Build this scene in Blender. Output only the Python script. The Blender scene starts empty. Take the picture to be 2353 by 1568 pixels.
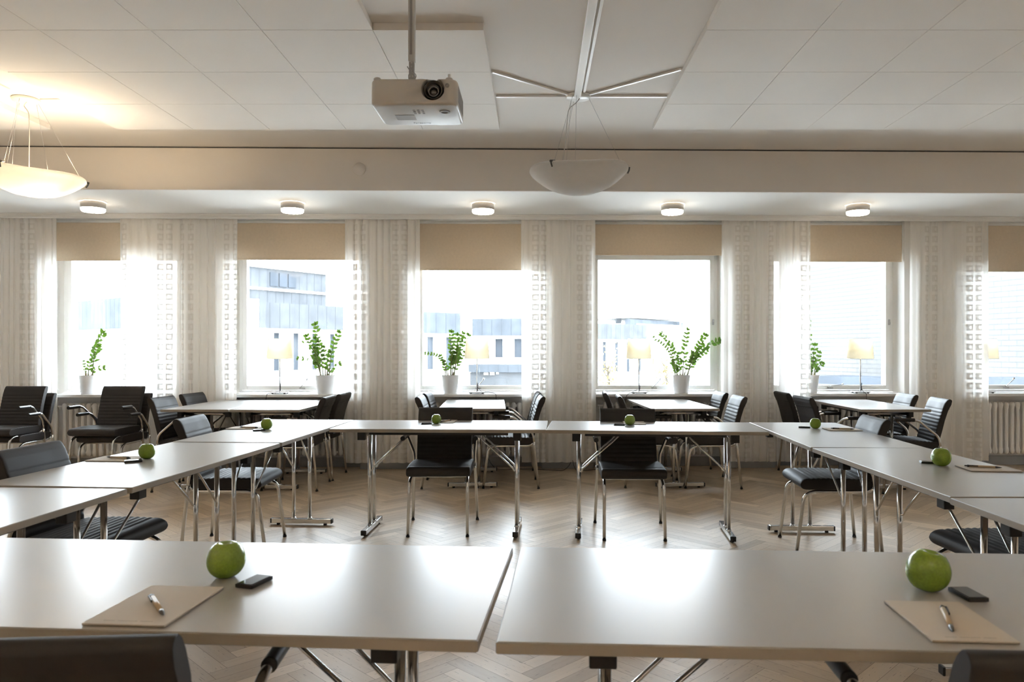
import bpy, bmesh, math, random
from mathutils import Vector, Matrix
R = math.radians
C = bpy.context.scene.collection
scene = bpy.context.scene

# ------------------------------------------------------------------ camera, world, exposure
F, CX, CY, EYE = 1700.0, 1228.0, 803.0, 1.25
cd = bpy.data.cameras.new('camera'); cam = bpy.data.objects.new('camera', cd); C.objects.link(cam)
cam.location = (0, 0, EYE); cam.rotation_euler = (R(90), 0, 0)
cd.sensor_width = 36.0; cd.lens = 36.0 * F / 2353.0
cd.shift_x = -(CX - 1176.5) / 2353.0; cd.shift_y = (CY - 784.0) / 2353.0
cd.clip_start = 0.05; cd.clip_end = 600
cd.dof.use_dof = True; cd.dof.focus_distance = 5.0; cd.dof.aperture_fstop = 6.3
scene.camera = cam

world = bpy.data.worlds.new('world'); scene.world = world; world.use_nodes = True
bg = world.node_tree.nodes['Background']
bg.inputs['Color'].default_value = (0.83, 0.91, 1.02, 1); bg.inputs['Strength'].default_value = 17.0
scene.view_settings.view_transform = 'Standard'; scene.view_settings.look = 'None'
scene.view_settings.gamma = 1.0; scene.view_settings.use_curve_mapping = False
scene.view_settings.exposure = 0.93
cy = scene.cycles
cy.max_bounces = 12; cy.diffuse_bounces = 7; cy.glossy_bounces = 4; cy.transmission_bounces = 6
cy.transparent_max_bounces = 16; cy.sample_clamp_indirect = 40.0; cy.caustics_reflective = False
cy.caustics_refractive = False; cy.use_denoising = True

PSI = 0.02                      # the window wall is turned a touch against the table layout
cP, sP = math.cos(PSI), math.sin(PSI)
def U(px, v):                   # position along the window wall where a sight line meets depth v
    k = (px - CX) / F; return v / (cP - k * sP) * (k * cP + sP)
def ZW(px, py, v):
    k = (px - CX) / F; return EYE - (py - CY) / F * v / (cP - k * sP)
def WP(u, v, z=0.0): return Vector((u * cP - v * sP, u * sP + v * cP, z))
def at(px, py, d): return Vector(((px - CX) / F * d, d, EYE - (py - CY) / F * d))

for i, pxc in enumerate([264 + 416 * k for k in range(-1, 7)]):      # light portals in the openings
    ld = bpy.data.lights.new('window_portal', 'AREA'); ld.shape = 'RECTANGLE'; ld.size = 1.4; ld.size_y = 1.6
    ld.cycles.is_portal = True
    lo = bpy.data.objects.new('window_portal', ld); C.objects.link(lo)
    lo.location = WP(U(pxc, 8.12), 8.13, 1.53); lo.rotation_euler = (R(-90), 0, PSI)

# ------------------------------------------------------------------ materials
def mat(name, col, rough=0.5, metal=0.0, spec=0.5, **kw):
    m = bpy.data.materials.new(name); m.use_nodes = True
    b = m.node_tree.nodes['Principled BSDF']
    b.inputs['Base Color'].default_value = (*col, 1); b.inputs['Roughness'].default_value = rough
    b.inputs['Metallic'].default_value = metal; b.inputs['Specular IOR Level'].default_value = spec
    for k, v in kw.items(): b.inputs[k.replace('_', ' ')].default_value = v
    return m
def nd(m, typ, **kw):
    n = m.node_tree.nodes.new(typ)
    for k, v in kw.items(): setattr(n, k, v)
    return n
def lk(m, a, b): m.node_tree.links.new(a, b)
def math_n(m, op, a, b=None):
    n = nd(m, 'ShaderNodeMath', operation=op)
    for i, x in enumerate((a, b)):
        if x is None: continue
        if hasattr(x, 'default_value'): lk(m, x, n.inputs[i])
        else: n.inputs[i].default_value = x
    return n.outputs[0]
def noisy(m, base, var, scale, rough_var=0.0, stretch=(1, 1, 1), bump=0.0, bdist=0.002):
    b = m.node_tree.nodes['Principled BSDF']
    tc = nd(m, 'ShaderNodeTexCoord'); mp = nd(m, 'ShaderNodeMapping'); mp.inputs['Scale'].default_value = stretch
    lk(m, tc.outputs['Object'], mp.inputs[0])
    n = nd(m, 'ShaderNodeTexNoise'); n.inputs['Scale'].default_value = scale; n.inputs['Detail'].default_value = 5
    lk(m, mp.outputs[0], n.inputs['Vector'])
    r = nd(m, 'ShaderNodeValToRGB')
    r.color_ramp.elements[0].position = 0.3; r.color_ramp.elements[1].position = 0.7
    r.color_ramp.elements[0].color = (*[c * (1 - var) for c in base], 1)
    r.color_ramp.elements[1].color = (*[min(1, c * (1 + var)) for c in base], 1)
    lk(m, n.outputs['Fac'], r.inputs[0]); lk(m, r.outputs[0], b.inputs['Base Color'])
    if rough_var:
        r0 = b.inputs['Roughness'].default_value
        mr = nd(m, 'ShaderNodeMapRange'); mr.inputs[1].default_value = 0.3; mr.inputs[2].default_value = 0.7
        mr.inputs[3].default_value = r0 - rough_var; mr.inputs[4].default_value = r0 + rough_var
        lk(m, n.outputs['Fac'], mr.inputs[0]); lk(m, mr.outputs[0], b.inputs['Roughness'])
    if bump:
        bp = nd(m, 'ShaderNodeBump'); bp.inputs['Strength'].default_value = bump; bp.inputs['Distance'].default_value = bdist
        lk(m, n.outputs['Fac'], bp.inputs['Height']); lk(m, bp.outputs[0], b.inputs['Normal'])
    return m

M = {}
def NM(key, col, rough=0.5, var=0.03, scale=6, **kw):
    nk = {k: kw.pop(k) for k in ('rough_var', 'stretch', 'bump', 'bdist') if k in kw}
    M[key] = noisy(mat(key, col, rough, **kw), col, var, scale, **nk)
NM('wall_paint', (0.82, 0.79, 0.75), 0.75, 0.015, 3)
NM('niche_paint', (0.80, 0.80, 0.81), 0.6, 0.015, 3)
NM('ceiling_paint', (0.80, 0.77, 0.74), 0.85, 0.012, 1.2)
NM('beam_paint', (0.80, 0.76, 0.72), 0.8, 0.012, 1.2)
NM('alcove_paint', (0.86, 0.85, 0.83), 0.8, 0.01, 1.2)
NM('panel_paint', (0.84, 0.815, 0.785), 0.85, 0.015, 2.0)
NM('baseboard_paint', (0.36, 0.37, 0.39), 0.45, 0.04, 5)
NM('frame_paint', (0.92, 0.92, 0.91), 0.35, 0.01, 5)
NM('sill_stone', (0.76, 0.76, 0.76), 0.3, 0.05, 12)
NM('radiator_enamel', (0.88, 0.86, 0.83), 0.35, 0.02, 8)
NM('laminate', (0.37, 0.36, 0.35), 0.285, 0.008, 1.5, stretch=(1, 3, 1), spec=0.75)
NM('laminate_edge', (0.34, 0.305, 0.26), 0.45, 0.03, 9)
NM('chrome', (0.74, 0.75, 0.76), 0.14, 0.03, 4, metal=1.0, rough_var=0.04)
NM('black_plastic', (0.013, 0.012, 0.012), 0.38, 0.2, 20)
NM('black_rubber', (0.02, 0.02, 0.02), 0.7, 0.2, 30)
NM('chair_leather', (0.024, 0.020, 0.019), 0.60, 0.22, 9, rough_var=0.06, bump=0.25, bdist=0.0015, spec=0.42)
NM('blind_fabric', (0.69, 0.57, 0.43), 0.9, 0.03, 40)
NM('apple_skin', (0.19, 0.30, 0.025), 0.22, 0.12, 16, spec=0.6, Subsurface_Weight=0.0)
NM('apple_stalk', (0.10, 0.06, 0.03), 0.8, 0.2, 60)
NM('paper', (0.58, 0.53, 0.47), 0.8, 0.012, 6)
NM('paper_ink', (0.30, 0.27, 0.24), 0.8, 0.1, 40)
NM('card_back', (0.30, 0.25, 0.19), 0.9, 0.05, 20)
NM('kraft_barrel', (0.52, 0.40, 0.26), 0.4, 0.05, 60)
NM('gloss_black', (0.012, 0.011, 0.012), 0.12, 0.2, 8, spec=0.8)
NM('pot_glaze', (0.85, 0.85, 0.86), 0.3, 0.01, 8)
NM('soil', (0.06, 0.045, 0.03), 0.95, 0.4, 60)
NM('leaf_green', (0.07, 0.16, 0.022), 0.35, 0.45, 35, spec=0.6)
NM('stem_green', (0.17, 0.20, 0.07), 0.5, 0.3, 30)
NM('stem_husk', (0.24, 0.15, 0.08), 0.8, 0.3, 50)
NM('brushed_steel', (0.55, 0.55, 0.56), 0.3, 0.05, 60, metal=1.0, stretch=(1, 1, 12))
NM('white_metal', (0.84, 0.83, 0.81), 0.3, 0.01, 8)
NM('white_plastic', (0.66, 0.63, 0.60), 0.38, 0.012, 8)
NM('projector_plastic', (0.60, 0.58, 0.56), 0.4, 0.012, 8)
NM('grey_plastic', (0.42, 0.42, 0.43), 0.5, 0.03, 12)
NM('pole_grey', (0.58, 0.58, 0.58), 0.4, 0.02, 12)
NM('mid_grey', (0.30, 0.30, 0.31), 0.45, 0.05, 12)
NM('dark_clip', (0.10, 0.10, 0.10), 0.35, 0.1, 12)
NM('lens_glass', (0.01, 0.01, 0.012), 0.05, 0.1, 5, spec=0.9)
NM('cable_black', (0.02, 0.02, 0.022), 0.5, 0.1, 20)
NM('socket_white', (0.75, 0.73, 0.70), 0.4, 0.01, 20)
NM('facade_plaster', (0.62, 0.62, 0.61), 0.9, 0.03, 0.8)
NM('street', (0.55, 0.54, 0.52), 0.9, 0.1, 0.3)
NM('far_glass', (0.032, 0.036, 0.042), 0.8, 0.25, 0.7, spec=0.05)
NM('far_dark', (0.020, 0.022, 0.025), 0.6, 0.3, 1.2)
NM('far_roof', (0.045, 0.049, 0.055), 0.8, 0.06, 1.0)
NM('far_orange', (0.05, 0.028, 0.016), 0.8, 0.1, 1.0)
NM('autumn_leaf', (0.16, 0.12, 0.035), 0.7, 0.2, 3)
NM('bark', (0.05, 0.04, 0.03), 0.9, 0.3, 12)

def cladding(key, col, pitch, dark=0.72):
    m = mat(key, col, 0.85, spec=0.0); b = m.node_tree.nodes['Principled BSDF']
    uv = nd(m, 'ShaderNodeUVMap'); sp = nd(m, 'ShaderNodeSeparateXYZ'); lk(m, uv.outputs[0], sp.inputs[0])
    fx = math_n(m, 'MODULO', math_n(m, 'ADD', sp.outputs[0], 100 * pitch), pitch)
    seam = math_n(m, 'LESS_THAN', fx, 0.035)
    n = nd(m, 'ShaderNodeTexNoise'); n.inputs['Scale'].default_value = 1.3; n.inputs['Detail'].default_value = 4
    lk(m, uv.outputs[0], n.inputs['Vector'])
    r = nd(m, 'ShaderNodeValToRGB'); r.color_ramp.elements[0].position = 0.3; r.color_ramp.elements[1].position = 0.7
    r.color_ramp.elements[0].color = (*[c * 0.85 for c in col], 1); r.color_ramp.elements[1].color = (*[c * 1.15 for c in col], 1)
    lk(m, n.outputs['Fac'], r.inputs[0])
    mx = nd(m, 'ShaderNodeMixRGB'); mx.inputs[2].default_value = (*[c * dark for c in col], 1)
    lk(m, seam, mx.inputs[0]); lk(m, r.outputs[0], mx.inputs[1]); lk(m, mx.outputs[0], b.inputs['Base Color'])
    M[key] = m
cladding('zinc', (0.046, 0.048, 0.051), 0.49)
cladding('zinc_wide', (0.042, 0.046, 0.0515), 0.62)
cladding('zinc_fine', (0.042, 0.045, 0.048), 0.36)
m = mat('pale_brick', (0.5, 0.5, 0.48), 0.9, spec=0.0); b = m.node_tree.nodes['Principled BSDF']
uv = nd(m, 'ShaderNodeUVMap'); br = nd(m, 'ShaderNodeTexBrick'); lk(m, uv.outputs[0], br.inputs['Vector'])
br.inputs['Color1'].default_value = (0.058, 0.057, 0.056, 1); br.inputs['Color2'].default_value = (0.062, 0.061, 0.060, 1)
br.inputs['Mortar'].default_value = (0.046, 0.0455, 0.045, 1); br.inputs['Scale'].default_value = 1.0
br.inputs['Mortar Size'].default_value = 0.012; br.inputs['Brick Width'].default_value = 0.34; br.inputs['Row Height'].default_value = 0.11
lk(m, br.outputs[0], b.inputs['Base Color']); M['pale_brick'] = m

# parquet: plank tone from the mesh, pores and grain from noise
m = mat('parquet', (0.5, 0.4, 0.3), 0.33, spec=0.45); b = m.node_tree.nodes['Principled BSDF']
at_ = nd(m, 'ShaderNodeAttribute', attribute_name='tone'); uv = nd(m, 'ShaderNodeUVMap')
mp = nd(m, 'ShaderNodeMapping'); mp.inputs['Scale'].default_value = (3.0, 38.0, 1); lk(m, uv.outputs[0], mp.inputs[0])
g = nd(m, 'ShaderNodeTexNoise'); g.inputs['Scale'].default_value = 1.0; g.inputs['Detail'].default_value = 5; lk(m, mp.outputs[0], g.inputs['Vector'])
r = nd(m, 'ShaderNodeValToRGB'); r.color_ramp.elements[0].color = (0.30, 0.215, 0.135, 1); r.color_ramp.elements[1].color = (0.62, 0.49, 0.35, 1)
s = math_n(m, 'ADD', math_n(m, 'MULTIPLY', at_.outputs['Fac'], 0.75), math_n(m, 'MULTIPLY', g.outputs['Fac'], 0.40)); lk(m, s, r.inputs[0])
mp2 = nd(m, 'ShaderNodeMapping'); mp2.inputs['Scale'].default_value = (20, 210, 1); lk(m, uv.outputs[0], mp2.inputs[0])
p = nd(m, 'ShaderNodeTexNoise'); p.inputs['Scale'].default_value = 1.0; p.inputs['Detail'].default_value = 1; lk(m, mp2.outputs[0], p.inputs['Vector'])
fl = math_n(m, 'MULTIPLY', math_n(m, 'GREATER_THAN', p.outputs['Fac'], 0.705), 0.75)
mx = nd(m, 'ShaderNodeMixRGB'); mx.inputs[2].default_value = (0.07, 0.05, 0.035, 1)
lk(m, fl, mx.inputs[0]); lk(m, r.outputs[0], mx.inputs[1]); lk(m, mx.outputs[0], b.inputs['Base Color'])
w = nd(m, 'ShaderNodeTexNoise'); w.inputs['Scale'].default_value = 1.1; w.inputs['Detail'].default_value = 4
tcw = nd(m, 'ShaderNodeTexCoord'); lk(m, tcw.outputs['Object'], w.inputs['Vector'])
mr = nd(m, 'ShaderNodeMapRange'); mr.inputs[1].default_value = 0.3; mr.inputs[2].default_value = 0.7; mr.inputs[3].default_value = 0.30; mr.inputs[4].default_value = 0.46
lk(m, w.outputs['Fac'], mr.inputs[0]); lk(m, mr.outputs[0], b.inputs['Roughness'])
M['parquet'] = m
NM('parquet_joint', (0.09, 0.065, 0.045), 0.8, 0.1, 10)

# sheer curtain with bands of woven square rings
m = bpy.data.materials.new('sheer_cloth'); m.use_nodes = True; nt = m.node_tree
for n in list(nt.nodes):
    if n.type != 'OUTPUT_MATERIAL': nt.nodes.remove(n)
out = [n for n in nt.nodes if n.type == 'OUTPUT_MATERIAL'][0]
uv = nd(m, 'ShaderNodeUVMap'); sp = nd(m, 'ShaderNodeSeparateXYZ'); lk(m, uv.outputs[0], sp.inputs[0])
def cell(o, pitch): return math_n(m, 'SUBTRACT', math_n(m, 'MODULO', math_n(m, 'ADD', o, 50 * pitch), pitch), pitch / 2)
cu = math_n(m, 'ABSOLUTE', cell(sp.outputs[0], 0.098)); cv = math_n(m, 'ABSOLUTE', cell(sp.outputs[1], 0.102))
mxd = math_n(m, 'MAXIMUM', cu, cv)
ring = math_n(m, 'MULTIPLY', math_n(m, 'LESS_THAN', mxd, 0.034), math_n(m, 'GREATER_THAN', mxd, 0.015))
band = math_n(m, 'LESS_THAN', math_n(m, 'MODULO', math_n(m, 'ADD', sp.outputs[0], 49.0), 0.49), 0.197)
mask = math_n(m, 'MULTIPLY', ring, band)
wv = nd(m, 'ShaderNodeTexNoise'); wv.inputs['Scale'].default_value = 30; wv.inputs['Detail'].default_value = 3
mpw = nd(m, 'ShaderNodeMapping'); mpw.inputs['Scale'].default_value = (1, 0.15, 1); lk(m, uv.outputs[0], mpw.inputs[0]); lk(m, mpw.outputs[0], wv.inputs['Vector'])
df = nd(m, 'ShaderNodeBsdfDiffuse'); cmx = nd(m, 'ShaderNodeMixRGB'); cmx.inputs[1].default_value = (0.96, 0.94, 0.91, 1); cmx.inputs[2].default_value = (0.80, 0.775, 0.74, 1); lk(m, mask, cmx.inputs[0]); lk(m, cmx.outputs[0], df.inputs[0])
tl = nd(m, 'ShaderNodeBsdfTranslucent'); tl.inputs[0].default_value = (0.93, 0.91, 0.88, 1)
tr = nd(m, 'ShaderNodeBsdfTransparent')
m1 = nd(m, 'ShaderNodeMixShader'); lk(m, df.outputs[0], m1.inputs[1]); lk(m, tl.outputs[0], m1.inputs[2])
tlf = math_n(m, 'SUBTRACT', 0.40, math_n(m, 'MULTIPLY', mask, 0.29)); lk(m, tlf, m1.inputs[0])
m2 = nd(m, 'ShaderNodeMixShader'); lk(m, tr.outputs[0], m2.inputs[1]); lk(m, m1.outputs[0], m2.inputs[2])
opq = math_n(m, 'ADD', math_n(m, 'ADD', 0.905, math_n(m, 'MULTIPLY', wv.outputs['Fac'], 0.08)), math_n(m, 'MULTIPLY', mask, 0.06))
lk(m, opq, m2.inputs[0]); lk(m, m2.outputs[0], out.inputs[0]); M['sheer_cloth'] = m

def simple_mix(key, kind):
    m = bpy.data.materials.new(key); m.use_nodes = True; nt = m.node_tree
    for n in list(nt.nodes):
        if n.type != 'OUTPUT_MATERIAL': nt.nodes.remove(n)
    out = [n for n in nt.nodes if n.type == 'OUTPUT_MATERIAL'][0]
    mix = nd(m, 'ShaderNodeMixShader'); lk(m, mix.outputs[0], out.inputs[0])
    if kind == 'glass':
        fr = nd(m, 'ShaderNodeFresnel'); fr.inputs[0].default_value = 1.45; lk(m, fr.outputs[0], mix.inputs[0])
        a = nd(m, 'ShaderNodeBsdfTransparent'); a.inputs[0].default_value = (0.97, 0.99, 0.98, 1)
        g = nd(m, 'ShaderNodeBsdfGlossy'); g.inputs['Roughness'].default_value = 0.02
        lk(m, a.outputs[0], mix.inputs[1]); lk(m, g.outputs[0], mix.inputs[2])
    else:
        c = {'shade': (0.97, 0.91, 0.78, 1), 'opal': (0.90, 0.88, 0.86, 1), 'leaf': (0.1, 0.2, 0.03, 1)}[kind]
        n = nd(m, 'ShaderNodeTexNoise'); n.inputs['Scale'].default_value = 9
        mr = nd(m, 'ShaderNodeMixRGB'); mr.inputs[1].default_value = c; mr.inputs[2].default_value = tuple(x * 0.94 for x in c[:3]) + (1,)
        lk(m, n.outputs['Fac'], mr.inputs[0])
        d = nd(m, 'ShaderNodeBsdfDiffuse'); t = nd(m, 'ShaderNodeBsdfTranslucent')
        lk(m, mr.outputs[0], d.inputs[0]); lk(m, mr.outputs[0], t.inputs[0])
        mix.inputs[0].default_value = {'shade': 0.75, 'opal': 0.5, 'leaf': 0.4}[kind]
        lk(m, d.outputs[0], mix.inputs[1]); lk(m, t.outputs[0], mix.inputs[2])
    M[key] = m
simple_mix('window_glass', 'glass'); simple_mix('lamp_shade_cloth', 'shade'); simple_mix('opal_glass', 'opal')
# leaves: glossy green that lets some light through
m = M['leaf_green']; b = m.node_tree.nodes['Principled BSDF']
out = [n for n in m.node_tree.nodes if n.type == 'OUTPUT_MATERIAL'][0]
t = nd(m, 'ShaderNodeBsdfTranslucent'); t.inputs[0].default_value = (0.22, 0.42, 0.04, 1)
mix = nd(m, 'ShaderNodeMixShader'); mix.inputs[0].default_value = 0.10
lk(m, b.outputs[0], mix.inputs[1]); lk(m, t.outputs[0], mix.inputs[2]); lk(m, mix.outputs[0], out.inputs[0])
def emis(key, col, s):
    m = mat(key, (0.8, 0.8, 0.8), 0.4); b = m.node_tree.nodes['Principled BSDF']
    b.inputs['Emission Color'].default_value = (*col, 1); b.inputs['Emission Strength'].default_value = s; M[key] = m
emis('spot_lens', (1.0, 0.86, 0.66), 11.0)
emis('bulb', (1.0, 0.82, 0.58), 25.0)

# ------------------------------------------------------------------ mesh helpers
def fillet(pts, r=0.03, n=5):
    pts = [Vector(p) for p in pts]; out = [pts[0]]
    for i in range(1, len(pts) - 1):
        a, b, c = pts[i - 1], pts[i], pts[i + 1]
        d1, d2 = (a - b), (c - b); rr = min(r, d1.length * 0.49, d2.length * 0.49)
        p0, p2 = b + d1.normalized() * rr, b + d2.normalized() * rr
        for k in range(n + 1):
            t = k / n; out.append(p0 * (1 - t) ** 2 + b * 2 * t * (1 - t) + p2 * t * t)
    out.append(pts[-1]); return out
class MB:
    def __init__(s): s.v = []; s.f = []; s.uv = {}; s.smooth = []
    def face(s, idx, sm=False, uv=None):
        s.f.append(tuple(idx)); s.smooth.append(sm)
        if uv: s.uv[len(s.f) - 1] = uv
    def box(s, c, d, rz=0.0, bev=0.0, seg=2, rot=None):
        c = Vector(c); hx, hy, hz = d[0] / 2, d[1] / 2, d[2] / 2
        Mx = (rot if rot is not None else Matrix.Rotation(rz, 3, 'Z'))
        if bev > 0:
            bm = bmesh.new(); bmesh.ops.create_cube(bm, size=1)
            for v in bm.verts: v.co = Vector((v.co.x * d[0], v.co.y * d[1], v.co.z * d[2]))
            bmesh.ops.bevel(bm, geom=list(bm.edges), offset=min(bev, min(d) * 0.49), segments=seg, affect='EDGES', profile=0.5)
            bm.verts.index_update(); n = len(s.v)
            for v in bm.verts: s.v.append(c + Mx @ v.co)
            for f in bm.faces: s.face([n + v.index for v in f.verts], False)
            bm.free(); return s
        n = len(s.v)
        for x in (-hx, hx):
            for y in (-hy, hy):
                for z in (-hz, hz): s.v.append(c + Mx @ Vector((x, y, z)))
        for q in ((0, 1, 3, 2), (4, 6, 7, 5), (0, 4, 5, 1), (2, 3, 7, 6), (0, 2, 6, 4), (1, 5, 7, 3)): s.face([n + i for i in q])
        return s
    def bb(s, x0, x1, y0, y1, z0, z1, bev=0.0): return s.box(((x0 + x1) / 2, (y0 + y1) / 2, (z0 + z1) / 2), (x1 - x0, y1 - y0, z1 - z0), bev=bev)
    def tube(s, pts, r, seg=12, cap=True, rend=None):
        pts = [Vector(p) for p in pts]; n0 = len(s.v); N = len(pts)
        T = [(pts[min(i + 1, N - 1)] - pts[max(i - 1, 0)]).normalized() for i in range(N)]
        a = Vector((0, 0, 1)) if abs(T[0].z) < 0.9 else Vector((1, 0, 0))
        u = T[0].cross(a).normalized()
        for i in range(N):
            u = (u - T[i] * u.dot(T[i])).normalized(); w = T[i].cross(u)
            rr = r if rend is None else r + (rend - r) * i / (N - 1)
            for k in range(seg):
                t = 2 * math.pi * k / seg; s.v.append(pts[i] + (u * math.cos(t) + w * math.sin(t)) * rr)
        for i in range(N - 1):
            for k in range(seg):
                k2 = (k + 1) % seg
                s.face((n0 + i * seg + k, n0 + i * seg + k2, n0 + (i + 1) * seg + k2, n0 + (i + 1) * seg + k), True)
        if cap:
            s.face([n0 + k for k in range(seg)][::-1]); s.face([n0 + (N - 1) * seg + k for k in range(seg)])
        return s
    def lathe(s, prof, c=(0, 0, 0), seg=32, closed=False, fn=None, rot=None):
        c = Vector(c); n0 = len(s.v); N = len(prof)
        for (r, z) in prof:
            for k in range(seg):
                t = 2 * math.pi * k / seg; q = Vector((r * math.cos(t), r * math.sin(t), z))
                if fn: q = fn(q, t)
                if rot: q = rot @ q
                s.v.append(c + q)
        for i in range(N if closed else N - 1):
            j = (i + 1) % N
            for k in range(seg):
                k2 = (k + 1) % seg; s.face((n0 + i * seg + k, n0 + i * seg + k2, n0 + j * seg + k2, n0 + j * seg + k), True)
        if not closed:
            if prof[0][0] > 1e-6: s.face([n0 + k for k in range(seg)][::-1])
            if prof[-1][0] > 1e-6: s.face([n0 + (N - 1) * seg + k for k in range(seg)])
        return s
    def build(s, name, m, parent=None, kind=None):
        me = bpy.data.meshes.new(name); me.from_pydata([tuple(v) for v in s.v], [], s.f)
        me.polygons.foreach_set('use_smooth', s.smooth)
        if s.uv:
            L = me.uv_layers.new(name='UVMap')
            for p in me.polygons:
                q = s.uv.get(p.index)
                if q:
                    for k, li in enumerate(p.loop_indices): L.data[li].uv = q[k]
        bm = bmesh.new(); bm.from_mesh(me); bmesh.ops.recalc_face_normals(bm, faces=bm.faces); bm.to_mesh(me); bm.free()
        me.materials.append(M[m] if isinstance(m, str) else m)
        o = bpy.data.objects.new(name, me); C.objects.link(o)
        if parent is not None: o.parent = parent
        if kind: o['kind'] = kind
        return o
def thing(name, label, cat, loc=(0, 0, 0), rz=0.0, group=None):
    o = bpy.data.objects.new(name, None); C.objects.link(o); o.empty_display_size = 0.1
    o.location = loc; o.rotation_euler = (0, 0, rz); o['label'] = label; o['category'] = cat
    if group: o['group'] = group
    return o
def tag(o, label, cat, group=None):
    o['label'] = label; o['category'] = cat
    if group: o['group'] = group
    return o
def kids(o): return [c for c in C.objects if c.parent == o]
def copy_tree(o, parent=None):
    c = o.copy(); C.objects.link(c)
    if parent is not None: c.parent = parent
    for ch in KIDS.get(o.name, kids(o)): copy_tree(ch, c)
    return c
KIDS = {}
def freeze(root):
    for o in [root] + kids(root): KIDS[o.name] = kids(o)
def dup(root, loc, rz, label, group=None, used={}):
    if root.name not in used: used[root.name] = 1; c = root
    else: c = copy_tree(root)
    c.location = loc; c.rotation_euler = (0, 0, rz); c['label'] = label
    if group: c['group'] = group
    return c
def on_wall(o, u, v, z=0): o.location = WP(u, v, z); o.rotation_euler = (0, 0, PSI); return o

# ------------------------------------------------------------------ room shell
XL, XR, YB = -7.3, 7.9, -3.6
# herringbone parquet, planks laid at 45 degrees to the rows of tables
fb = MB(); W_, N_ = 0.071, 6; L_ = W_ * N_; gap = 0.0006; tones = []
rnd = random.Random(4)
def plank(x0, y0, dx, dy, along_x):
    c45 = math.sqrt(0.5); q = []
    for (a, b_) in ((x0 + gap, y0 + gap), (x0 + dx - gap, y0 + gap), (x0 + dx - gap, y0 + dy - gap), (x0 + gap, y0 + dy - gap)):
        q.append((((a - b_) * c45), ((a + b_) * c45) + 3.0))
    cx_ = sum(p_[0] for p_ in q) / 4; cy_ = sum(p_[1] for p_ in q) / 4
    if not (XL - 0.15 < cx_ < XR + 0.15 and YB - 0.15 < cy_ < 8.12): return
    n = len(fb.v); fb.v += [Vector((p_[0], p_[1], 0.0)) for p_ in q]
    o = rnd.random() * 40; o2 = rnd.random() * 9
    uvq = [(o, o2), (o + dx, o2), (o + dx, o2 + dy), (o, o2 + dy)] if along_x else [(o, o2), (o, o2 + dx), (o + dy, o2 + dx), (o + dy, o2)]
    fb.face((n, n + 1, n + 2, n + 3), False, uvq); tones.append(min(1, max(0, rnd.gauss(0.5, 0.22))))
for r_ in range(-190, 190):
    for k in range(-20, 20):
        plank(r_ * W_ + 2 * L_ * k, r_ * W_, L_, W_, True)
        plank(r_ * W_, (r_ - N_ * 2 + 1) * W_ + 2 * L_ * k, W_, L_, False)
floor = fb.build('floor', 'parquet', kind='structure')
ca = floor.data.attributes.new('tone', 'FLOAT', 'FACE')
for i_, t_ in enumerate(tones): ca.data[i_].value = t_
sb = MB(); sb.bb(XL - 0.3, XR + 0.3, YB - 0.3, 8.5, -0.25, -0.0012); sub = sb.build('floor_underlay', 'parquet_joint', floor)

# ceiling slab, side and back walls
o = MB().bb(XL - 0.3, XR + 0.3, YB - 0.3, 8.5, 2.985, 3.2).build('ceiling', 'ceiling_paint', kind='structure')
MB().bb(XL - 0.3, XL, YB - 0.3, 8.5, -0.2, 3.2).build('wall_left', 'wall_paint', kind='structure')
MB().bb(XR, XR + 0.3, YB - 0.3, 8.6, -0.2, 3.2).build('wall_right', 'wall_paint', kind='structure')
MB().bb(XL - 0.3, XR + 0.3, YB - 0.3, YB, -0.2, 3.2).build('wall_back', 'wall_paint', kind='structure')

# window wall in its own frame (u along the wall, v into the wall)
V0, V1, VN, VO = 7.76, 7.91, 7.91, 8.14
piers = [(56 + 416 * k) for k in range(-1, 8)]
PU = [(U(p - 58, V0), U(p + 58, V0)) for p in piers]
wl = MB()
for (a, b2) in PU: wl.bb(a, b2, V0, VO + 0.12, -0.05, 2.70)
wl.bb(XL - .4, PU[0][0], V0, VO + .12, -.05, 2.7); wl.bb(PU[-1][1], XR + .4, V0, VO + .12, -.05, 2.7)
wall = wl.build('wall_window', 'wall_paint', kind='structure'); wall.rotation_euler = (0, 0, PSI)
nb = MB(); hb = MB()
for i_ in range(len(PU) - 1):
    a, b2 = PU[i_][1], PU[i_ + 1][0]
    nb.bb(a, b2, VN, VO + 0.12, -0.05, 0.752); hb.bb(a, b2, 7.98, VO + 0.12, 2.30, 2.70)
nb.build('niche_wall', 'niche_paint', wall); hb.build('window_header', 'wall_paint', wall)
# baseboards
for i_, (a, b2) in enumerate(PU):
    o = MB().bb(a - 0.006, b2 + 0.006, V0 - 0.016, V0, 0.0, 0.105, bev=0.003)
    o.bb(a - 0.012, a, V0 - 0.012, VN, 0.0, 0.10, bev=0.002); o.bb(b2, b2 + 0.012, V0 - 0.012, VN, 0.0, 0.10, bev=0.002)
    o = o.build('baseboard_pier', 'baseboard_paint', kind='structure'); o.rotation_euler = (0, 0, PSI)
for i_ in range(len(PU) - 1):
    a, b2 = PU[i_][1] + 0.012, PU[i_ + 1][0] - 0.012
    o = MB().bb(a, b2, VN - 0.016, VN, 0.0, 0.10, bev=0.003).build('baseboard_niche', 'baseboard_paint', kind='structure'); o.rotation_euler = (0, 0, PSI)

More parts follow.
